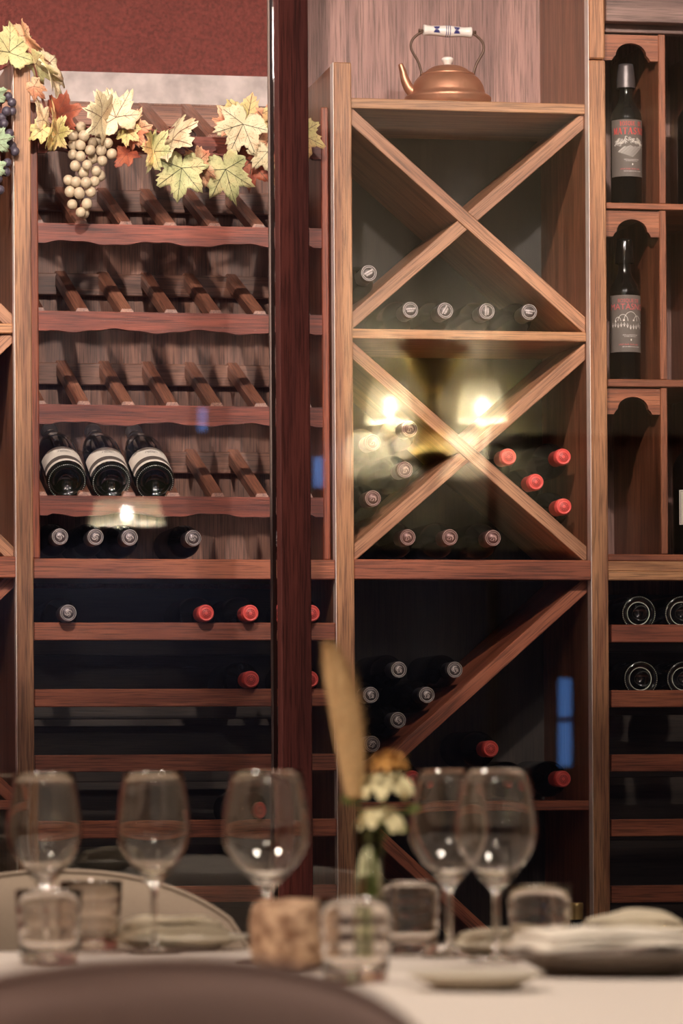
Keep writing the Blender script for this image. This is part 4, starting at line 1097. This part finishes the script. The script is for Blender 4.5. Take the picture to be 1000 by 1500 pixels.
# tumblers with a pressed diamond relief
def tumbler(px, ybase, label, h=.088, rt=.0405, rb=.034):
    p = T(px, ybase); seg, rows = 48, 18; vs, fs = [], []
    t = .0028
    def ring(r, z): 
        s = len(vs)
        for k in range(seg): a = 2 * math.pi * k / seg; vs.append((r * math.cos(a), r * math.sin(a), z))
        return s
    rs = []
    vs.append((0, 0, 0))
    for i in range(rows + 1):
        z = h * i / rows; s = len(vs)
        for k in range(seg):
            a = 2 * math.pi * k / seg; r = rb + (rt - rb) * i / rows
            if 2 < i < rows - 3: r += .0009 * (math.sin(a * 12 + i * .9) * math.sin(a * 12 - i * .9))
            vs.append((r * math.cos(a), r * math.sin(a), z))
        rs.append(s)
    inner = [(rt - t * .4, h + .0006), (rt - t * .8, h)]
    for i in (14, 9, 5): inner.append((rb + (rt - rb) * i / rows - t, h * i / rows))
    inner += [(rb - t, .014), (rb * .7, .0115)]
    for r, z in inner: rs.append(ring(r, z))
    for k in range(seg): fs.append((0, rs[0] + (k + 1) % seg, rs[0] + k))
    for a, b in zip(rs, rs[1:]):
        for k in range(seg): k2 = (k + 1) % seg; fs.append((a + k, a + k2, b + k2, b + k))
    vs.append((0, 0, .011)); c = len(vs) - 1
    for k in range(seg): fs.append((rs[-1] + k, rs[-1] + (k + 1) % seg, c))
    o = mobj('water_tumbler', vs, fs, 'tumbler_glass', None, True, loc=(p.x, p.y, TZ + .001))
    b2 = bmesh.new(); b2.from_mesh(o.data); bmesh.ops.recalc_face_normals(b2, faces=b2.faces); b2.to_mesh(o.data); b2.free()
    return tag(o, label, 'tumbler', 'cut glass tumblers on the table')
tumbler(72, 1412, 'cut glass tumbler in front of the wine glass before the rack post')
tumbler(134, 1392, 'cut glass tumbler between two wine glasses beside the napkin plate')
tumbler(521, 1440, 'cut glass tumbler beside the rough round stone holder', .09)
tumbler(601, 1398, 'cut glass tumbler behind the table between vase and wine glass', .09)
tumbler(790, 1404, 'cut glass tumbler next to the gold foil topped bottle')
# rough stone candle holder
p = T(425, 1418)
bm = bmesh.new(); bmesh.ops.create_icosphere(bm, subdivisions=5, radius=1)
for v in bm.verts:
    d = v.co.copy(); rxy = math.hypot(d.x, d.y)
    kk = 1 / max((rxy ** 5 + abs(d.z) ** 5) ** .2, 1e-6)
    n1 = noise.noise(d * 3.2) * .035 + noise.noise(d * 9) * .05 + abs(noise.noise(d * 16)) * .045
    d = d * kk * (1 + n1)
    v.co = Vector((d.x * .046, d.y * .046, d.z * .0385))
zmin = min(v.co.z for v in bm.verts)
for v in bm.verts:
    v.co.z -= zmin
    if v.co.z < .004: v.co.z = 0
st = thing('candle_holder', 'rough round sandstone candle holder in the middle of the table', 'candle holder', (p.x, p.y, TZ + .001))
bmobj('stone_body', bm, 'stone_rough', st, True, world=False)
# plates and napkins
def plate(px, ybase, r, label, mat='ceramic', h=.016, name='plate'):
    p = T(px, ybase)
    pr = [(0, .0), (r * .55, .0), (r * .62, .002), (r * .97, h - .001), (r, h), (r * .98, h + .002), (r * .62, .006), (r * .55, .004), (0, .0035)]
    vs, fs = lathe(pr, 56); o = mobj(name, vs, fs, mat, None, True, loc=(p.x, p.y, TZ + .001))
    return tag(o, label, 'plate', 'plates on the table')
def napkin(px, ybase, wx, wy, z0, label, mat='napkin', seed=1, hh=.016, rz=0.0, peak=0.0):
    """a folded cloth: stacked soft layers with a humped top"""
    p = T(px, ybase); root = thing('napkin', label, 'napkin', (p.x, p.y, TZ + z0), (0, 0, rz), 'folded napkins on the plates')
    for lay in range(3):
        bm = bmesh.new(); n = 18; g0 = {}
        sx, sy = wx * (1 - .09 * lay), wy * (1 - .09 * lay)
        for side in (0, 1):
            for i in range(n + 1):
                for j in range(n + 1):
                    u, v = i / n * 2 - 1, j / n * 2 - 1
                    edge = min(1 - abs(u), 1 - abs(v)); th = hh / 3 * min(1, (edge * 6) ** .5) if edge > 0 else 0
                    wob = .25 * hh * noise.noise(Vector((u * 1.7 + seed, v * 1.7, lay * .6))) + peak * math.exp(-(u - .2) ** 2 * 3) * (1 - abs(v)) * .6
                    sag = -.004 * (abs(u) ** 2)
                    z = lay * hh / 3 + wob + sag + .004 + (th if side else 0)
                    g0[side, i, j] = bm.verts.new((u * sx / 2 * (1 + .05 * noise.noise(Vector((v * 2, seed, lay)))), v * sy / 2 * (1 + .05 * noise.noise(Vector((u * 2, seed + 4, lay)))), z))
        for side in (0, 1):
            for i in range(n):
                for j in range(n):
                    q4 = [g0[side, i, j], g0[side, i + 1, j], g0[side, i + 1, j + 1], g0[side, i, j + 1]]
                    bm.faces.new(q4 if side else q4[::-1])
        bmesh.ops.remove_doubles(bm, verts=bm.verts, dist=1e-6)
        bmobj('napkin_fold', bm, mat, root, True, world=False)
    return root
plate(262, 1391, .092, 'pale plate with folded napkin behind the stemmed glass')
napkin(250, 1391, .15, .11, .016, 'folded linen napkin on the plate before the curved chair back', 'napkin', 2, .022)
plate(697, 1450, .072, 'small pale side plate on the bare stretch of cloth')
plate(900, 1428, .125, 'wide grey bowl plate under a broad white napkin', 'ceramic_grey', .026)
napkin(890, 1428, .21, .17, .030, 'broad white napkin laid across the wide grey plate', 'napkin_white', 5, .018, .1)
plate(915, 1398, .085, 'plate under the peaked beige napkin beside the foil topped bottle', 'ceramic', .018)
napkin(928, 1398, .14, .12, .022, 'peaked beige linen napkin beside the foil topped bottle', 'napkin', 9, .022, -.1, .02)
plate(735, 1397, .075, 'small plate holding a flat napkin beside the overlapping wine glasses', 'ceramic', .012)
napkin(738, 1397, .12, .1, .012, 'flat beige napkin beside the overlapping wine glasses', 'napkin', 13, .014, .2)
# vase of dried flowers
p = T(541, 1420)
vz = thing('flower_vase', 'slim glass vase holding green stems on the table', 'vase', (p.x, p.y, TZ + .001))
vh = .165
vs, fs = lathe([(0, 0), (.017, 0), (.019, .003), (.018, .05), (.0155, .1), (.017, vh), (.0155, vh + .0005), (.014, .1), (.0162, .05), (.016, .012), (0, .01)], 32)
o = mobj('vase_body', vs, fs, 'vase_glass', vz, True, world=False)
dpt = (p - CAM).dot(Fv); mpx = dpt / 6000
def at(px_, py_, dy=0.0):
    v = W(px_, py_, p.y + dy); return v
def flowers(name, label): return thing(name, label, 'flower', (p.x, p.y, TZ + .02))
def stemtube(pts, root, r=.0016):
    vs, fs = tube(smoothpath([Vector((p.x + pts[0][0] * .001, p.y, TZ + .015))] + [at(*q_) for q_ in pts[1:]], 6), r, 7); mobj('stem', vs, fs, 'stem_green', root, True)
pm = flowers('dried_grass_plume', 'tall tan dried grass plume standing in the vase')
stemtube([(-4,), (538, 1260), (527, 1190), (515, 1130)], pm)
bm = bmesh.new(); rr = random.Random(5)
path = smoothpath([at(520, 1168), at(513, 1100), at(503, 1035), at(491, 985), at(481, 948)], 10); n = len(path)
vs, fs = tube(path, [mpx * (5 + 17 * math.sin(math.pi * min(1, (i / (n - 1)) * .86 + .12)) ** .8) for i in range(n)], 14); mobj('plume', vs, fs, 'pampas', pm, True)
vs, fs = [], []
for k in range(1500):
    i = rr.randrange(n); c = path[i]; a = rr.uniform(0, 6.28); rad = mpx * (6 + 14 * math.sin(math.pi * min(1, (i / (n - 1)) * .86 + .12)))
    b0 = c + Vector((math.cos(a), math.sin(a), 0)) * rad * .8; tip = c + Vector((math.cos(a), math.sin(a), .9)) * rad * rr.uniform(1.2, 1.75); sd = Vector((-math.sin(a), math.cos(a), 0)) * .0011
    s = len(vs); vs += [b0 - sd, b0 + sd, tip]; fs.append((s, s + 1, s + 2))
tag(mobj('awns', vs, fs, 'pampas', pm), None, kind='stuff')
def bloom(cx, cy, rpx, mat, name, label, npet, seed, dy=0.0, core=None, stem_pts=None, cup=.5, layers=3, wd=.36, hr=.5):
    """open blossom: layers of cupped petals round a domed centre, seen from the side"""
    root = flowers(name, label); stemtube(stem_pts, root)
    c = at(cx, cy, dy); rr = random.Random(seed); Rr = rpx * mpx
    for layer in range(layers):
        el0 = cup * (layer / max(1, layers - 1)) ** 1.0
        for k in range(npet):
            a = 2 * math.pi * (k + .5 * layer) / npet + rr.uniform(-.2, .2); el = el0 * R(75) + rr.uniform(-.12, .12) - .1
            L = Rr * rr.uniform(.82, 1.08) * (1 - .18 * layer); w = L * wd; vs, fs = [], []
            for i in range(8):
                t = i / 7; wd_ = w * math.sin(math.pi * min(.95, t * .8 + .12)); e2 = el + .5 * t - .9 * t * t
                rad, zz = L * t * math.cos(e2), L * t * math.sin(e2)
                for s in (-1, 0, 1): vs.append((rad * math.cos(a) - s * wd_ * math.sin(a), rad * math.sin(a) + s * wd_ * math.cos(a), zz + abs(s) * .25 * wd_))
            for i in range(7):
                for s in (0, 1): q0 = i * 3 + s; fs.append((q0, q0 + 1, q0 + 4, q0 + 3))
            mobj('petal', vs, fs, mat, root, True, loc=c)
    bm = bmesh.new(); bmesh.ops.create_uvsphere(bm, u_segments=14, v_segments=8, radius=Rr * .3)
    for v in bm.verts: v.co.z *= .7
    bmobj('flower_centre', bm, core or 'petal_amber', root, True, loc=c)
    return root
bloom(568, 1112, 36, 'petal_amber', 'dried_flower', 'fluffy amber dried flower above the white blossoms in the vase', 14, 4, .0, 'petal_amber', [(2,), (548, 1250), (562, 1180), (567, 1116)], 1.0, 4, .2)
bloom(566, 1146, 48, 'petal_cream', 'daisy_flower', 'creamy white blossom directly beneath the amber dried flower', 9, 6, -.012, 'stem_green', [(4,), (550, 1260), (560, 1200), (565, 1150)], .55, 3)
bloom(557, 1196, 46, 'petal_cream', 'daisy_flower', 'creamy white blossom lowest in the vase above the glass rim', 9, 9, -.02, 'stem_green', [(0,), (546, 1275), (553, 1235), (556, 1200)], .6, 3)
fl = flowers('leaf_sprig', 'green leafy sprig below the white blossoms in the vase')
stemtube([(5,), (552, 1260), (572, 1210), (592, 1186)], fl)
for (x, y, s, r_0) in ((592, 1190, 26, 70), (575, 1208, 24, 110), (552, 1230, 26, 170), (520, 1176, 24, -70)):
    c = at(x, y); L = s * mpx; a = R(r_0); vs, fs = [], []
    for i in range(7):
        t = i / 6; w = L * .3 * math.sin(math.pi * min(.98, t * .9 + .05))
        for q_ in (-1, 0, 1): vs.append((L * t * math.sin(a) + q_ * w * math.cos(a), .3 * w * abs(q_) - .2 * L * t, L * t * math.cos(a) - q_ * w * math.sin(a)))
    for i in range(6):
        for q_ in (0, 1): k0 = i * 3 + q_; fs.append((k0, k0 + 1, k0 + 4, k0 + 3))
    mobj('leaf', vs, fs, 'stem_green', fl, True, loc=c)

# ------------------------------------------------------------------ chairs
def chair(cx, cy, ztop, rz, label, mat, hw=.27):
    root = thing('upholstered_chair', label, 'chair', (cx, cy, 0), (0, 0, rz), 'chairs at the dining table')
    # local: sitter faces +y; the backrest is at y = 0 and curves forward at its sides
    nu, nv = 40, 14; z0 = .40
    vs, fs = [], []
    def top(u): return ztop - .115 * abs(u) ** 2.2 - .16 * max(0, abs(u) - .8) ** 1.0
    for side in (0, 1):
        for i in range(nu + 1):
            u = i / nu * 2 - 1
            for j in range(nv + 1):
                v = j / nv; e = min(1, (1 - v) * 7) ** .5 * min(1, (1 - abs(u)) * 9 + .05) ** .5
                th = .028 * e * (1 if side else -1)
                z = z0 + (top(u) - z0) * v
                a = u * 1.05; rad = hw / math.sin(1.05)
                y = rad * (1 - math.cos(a)) - .06 * v; x = rad * math.sin(a)
                vs.append((x + th * math.sin(a) * -1, y + th * math.cos(a) * 1, z))
    S = (nu + 1) * (nv + 1)
    for side in (0, 1):
        for i in range(nu):
            for j in range(nv):
                a = side * S + i * (nv + 1) + j; q4 = (a, a + nv + 1, a + nv + 2, a + 1); fs.append(q4 if side == 0 else q4[::-1])
    for i in range(nu):
        for j in (0, nv):
            a = i * (nv + 1) + j; b = a + nv + 1; fs.append((a, b, b + S, a + S))
    for i in (0, nu):
        for j in range(nv):
            a = i * (nv + 1) + j; fs.append((a, a + 1, a + 1 + S, a + S))
    o = mobj('backrest', vs, fs, mat, root, True, world=False)
    b2 = bmesh.new(); b2.from_mesh(o.data); bmesh.ops.recalc_face_normals(b2, faces=b2.faces); b2.to_mesh(o.data); b2.free()
    pts = []
    for i in range(nu + 1):
        u = i / nu * 2 - 1; a = u * 1.05; rad = hw / math.sin(1.05); pts.append((rad * math.sin(a), rad * (1 - math.cos(a)) - .06, top(u) + .001))
    vs, fs = tube(pts, .004, 8); mobj('piping', vs, fs, mat, o, True, world=False)
    bmobj('seat', boxbm(.46, .46, .09, .03), mat, root, True, loc=(0, .25, .435), world=False)
    for sx in (-1, 1):
        for yy in (.06, .44):
            vs, fs = tube([(sx * .19, yy, .40), (sx * .21, yy + (.02 if yy > .2 else -.03), 0)], [.018, .012], 10); mobj('leg', vs, fs, 'chair_leg', root, True, world=False)
    return root
dF = 3.05
c1 = W(205, 1403, dF); chair(c1.x, c1.y, c1.z, 0.05, 'mauve brown upholstered chair pushed up to the near side of the table', 'chair_fabric', .27)
c2 = W(85, 1279, 6.0); chair(c2.x, c2.y, c2.z, math.pi - .08, 'olive brown upholstered chair with curved back between table and glass partition', 'chair_fabric_olive', .29)

# ------------------------------------------------------------------ wall sconce and windows seen in the reflection
def VP(px_, py_, off=0.0): return V(px_, py_, REARY + off)
sc_ = thing('wall_sconce', 'gilded two arm wall sconce with cream shades and a wheat sheaf crest', 'sconce', VP(630, 650))
mp_ = (16.13 * 1.02) / 6000
OFF = .16
vs, fs = lathe([(0, 0), (.05, 0), (.06, .01), (.045, .025), (0, .03)], 28); mobj('backplate', vs, fs, 'brass_old', sc_, True, loc=VP(632, 640), rot=(R(-90), 0, 0))
# urn body
uc = VP(632, 650, .09)
vs, fs = lathe([(0, -.16), (.012, -.15), (.03, -.12), (.055, -.09), (.075, -.05), (.078, -.03), (.06, -.01), (.03, .01), (.026, .05), (.045, .07), (.05, .10), (.03, .13), (.024, .17), (.03, .20), (0, .2)], 28); mobj('urn', vs, fs, 'brass_old', sc_, True, loc=uc)
vs, fs = lathe([(.079, -.045), (.082, -.03), (.076, -.02), (.06, -.012)], 28); mobj('urn_band', vs, fs, 'gold_leaf', sc_, True, loc=uc)
for k in range(7):
    a = (k - 3) * .17
    pts = [uc + Vector((0, 0, .15)), uc + Vector((math.sin(a) * .09, .02 * math.cos(k), .15 + .10 * math.cos(a))), uc + Vector((math.sin(a) * .24, .03 * math.cos(k), .13 + .27 * math.cos(a)))]
    vs, fs = tube(smoothpath(pts, 5), [.007 + .011 * (i / 10) for i in range(11)], 8); mobj('wheat_stalk', vs, fs, 'gold_leaf', sc_, True)
    vs, fs = tube([pts[2], pts[2] + Vector((math.sin(a) * .05, 0, .04))], [.026, .006], 8); mobj('wheat_ear', vs, fs, 'iron_dark', sc_, True)
for sx, (bx, by) in ((-1, (570, 600)), (1, (705, 598))):
    b = VP(bx, by, OFF)
    pts = [uc + Vector((sx * .03, 0, -.02)), uc + Vector((sx * .08, .02, -.07)), Vector((b.x - sx * .03, b.y, b.z - .20)), Vector((b.x, b.y, b.z - .12))]
    vs, fs = tube(smoothpath(pts, 6), .009, 10); mobj('arm', vs, fs, 'iron_dark', sc_, True)
    vs, fs = lathe([(0, 0), (.03, .004), (.034, .01), (.012, .014), (0, .014)], 20); mobj('drip_pan', vs, fs, 'brass_old', sc_, True, loc=(b.x, b.y, b.z - .12))
    vs, fs = lathe([(.011, 0), (.011, .085), (0, .085)], 16); mobj('candle_sleeve', vs, fs, 'sleeve_cream', sc_, True, loc=(b.x, b.y, b.z - .11))
    bm = bmesh.new(); bmesh.ops.create_uvsphere(bm, u_segments=14, v_segments=10, radius=.027)
    for v in bm.verts: v.co.z *= 1.35
    bmobj('bulb', bm, 'bulb', sc_, True, loc=(b.x, b.y, b.z + .01))
    vs, fs = lathe([(.105, -.05), (.066, .115), (.0655, .115), (.1045, -.05)], 36); mobj('lamp_shade', vs, fs, 'lamp_shade', sc_, True, loc=b)
for dx_ in (1.18, 2.36):                      # unseen copies of the sconce, added to light the wall further along
    c_s = copy_tree(sc_)
    c_s.location.x += dx_
    tag(c_s, 'unseen gilded sconce added to light the cream wall, %s of the row' % ('second' if dx_ < 2 else 'third'), 'sconce', 'wall sconces')
sc_['group'] = 'wall sconces'
# cord of a picture light behind the right-hand shade
vs, fs = tube([VP(717, 480, .01), VP(717, 575, .01)], .006, 8); tag(mobj('hanging_cord', vs, fs, 'iron_dark'), 'dark cord hanging on the cream wall above the sconce shade', 'cord')
# narrow panes of evening daylight in the rear wall
wn = 2
for (x0, x1, y0, y1) in ((817, 835, 994, 1050), (817, 835, 1058, 1122), (289, 302, 598, 632), (458, 472, 670, 714)):
    s_ = struct('window_%d' % wn); wn += 1
    a, b = VP(x0, y1), VP(x1, y0)
    abox('window_frame', a.x - .02, b.x + .02, REARY, REARY + .012, a.z - .02, b.z + .02, 'iron_dark', s_, bev=0)
    abox('window_pane', a.x, b.x, REARY + .012, REARY + .016, a.z, b.z, 'daylight_blue', s_, bev=0)

pd = VP(186, 752, .5)
pl = thing('pendant_lamp', 'wide white drum pendant lamp hanging in the dark part of the dining room', 'lamp', (pd.x, pd.y, pd.z))
vs, fs = lathe([(.15, -.04), (.12, .05), (.1195, .05), (.1495, -.04)], 40); mobj('lamp_shade', vs, fs, 'lamp_shade', pl, True, world=False)
vs, fs = tube([(0, 0, .03), (0, 0, CEIL - pd.z)], .004, 8); mobj('cord', vs, fs, 'iron_dark', pl, True, world=False)
bm = bmesh.new(); bmesh.ops.create_uvsphere(bm, u_segments=14, v_segments=10, radius=.03); bmobj('bulb', bm, 'bulb_soft', pl, True, world=False)
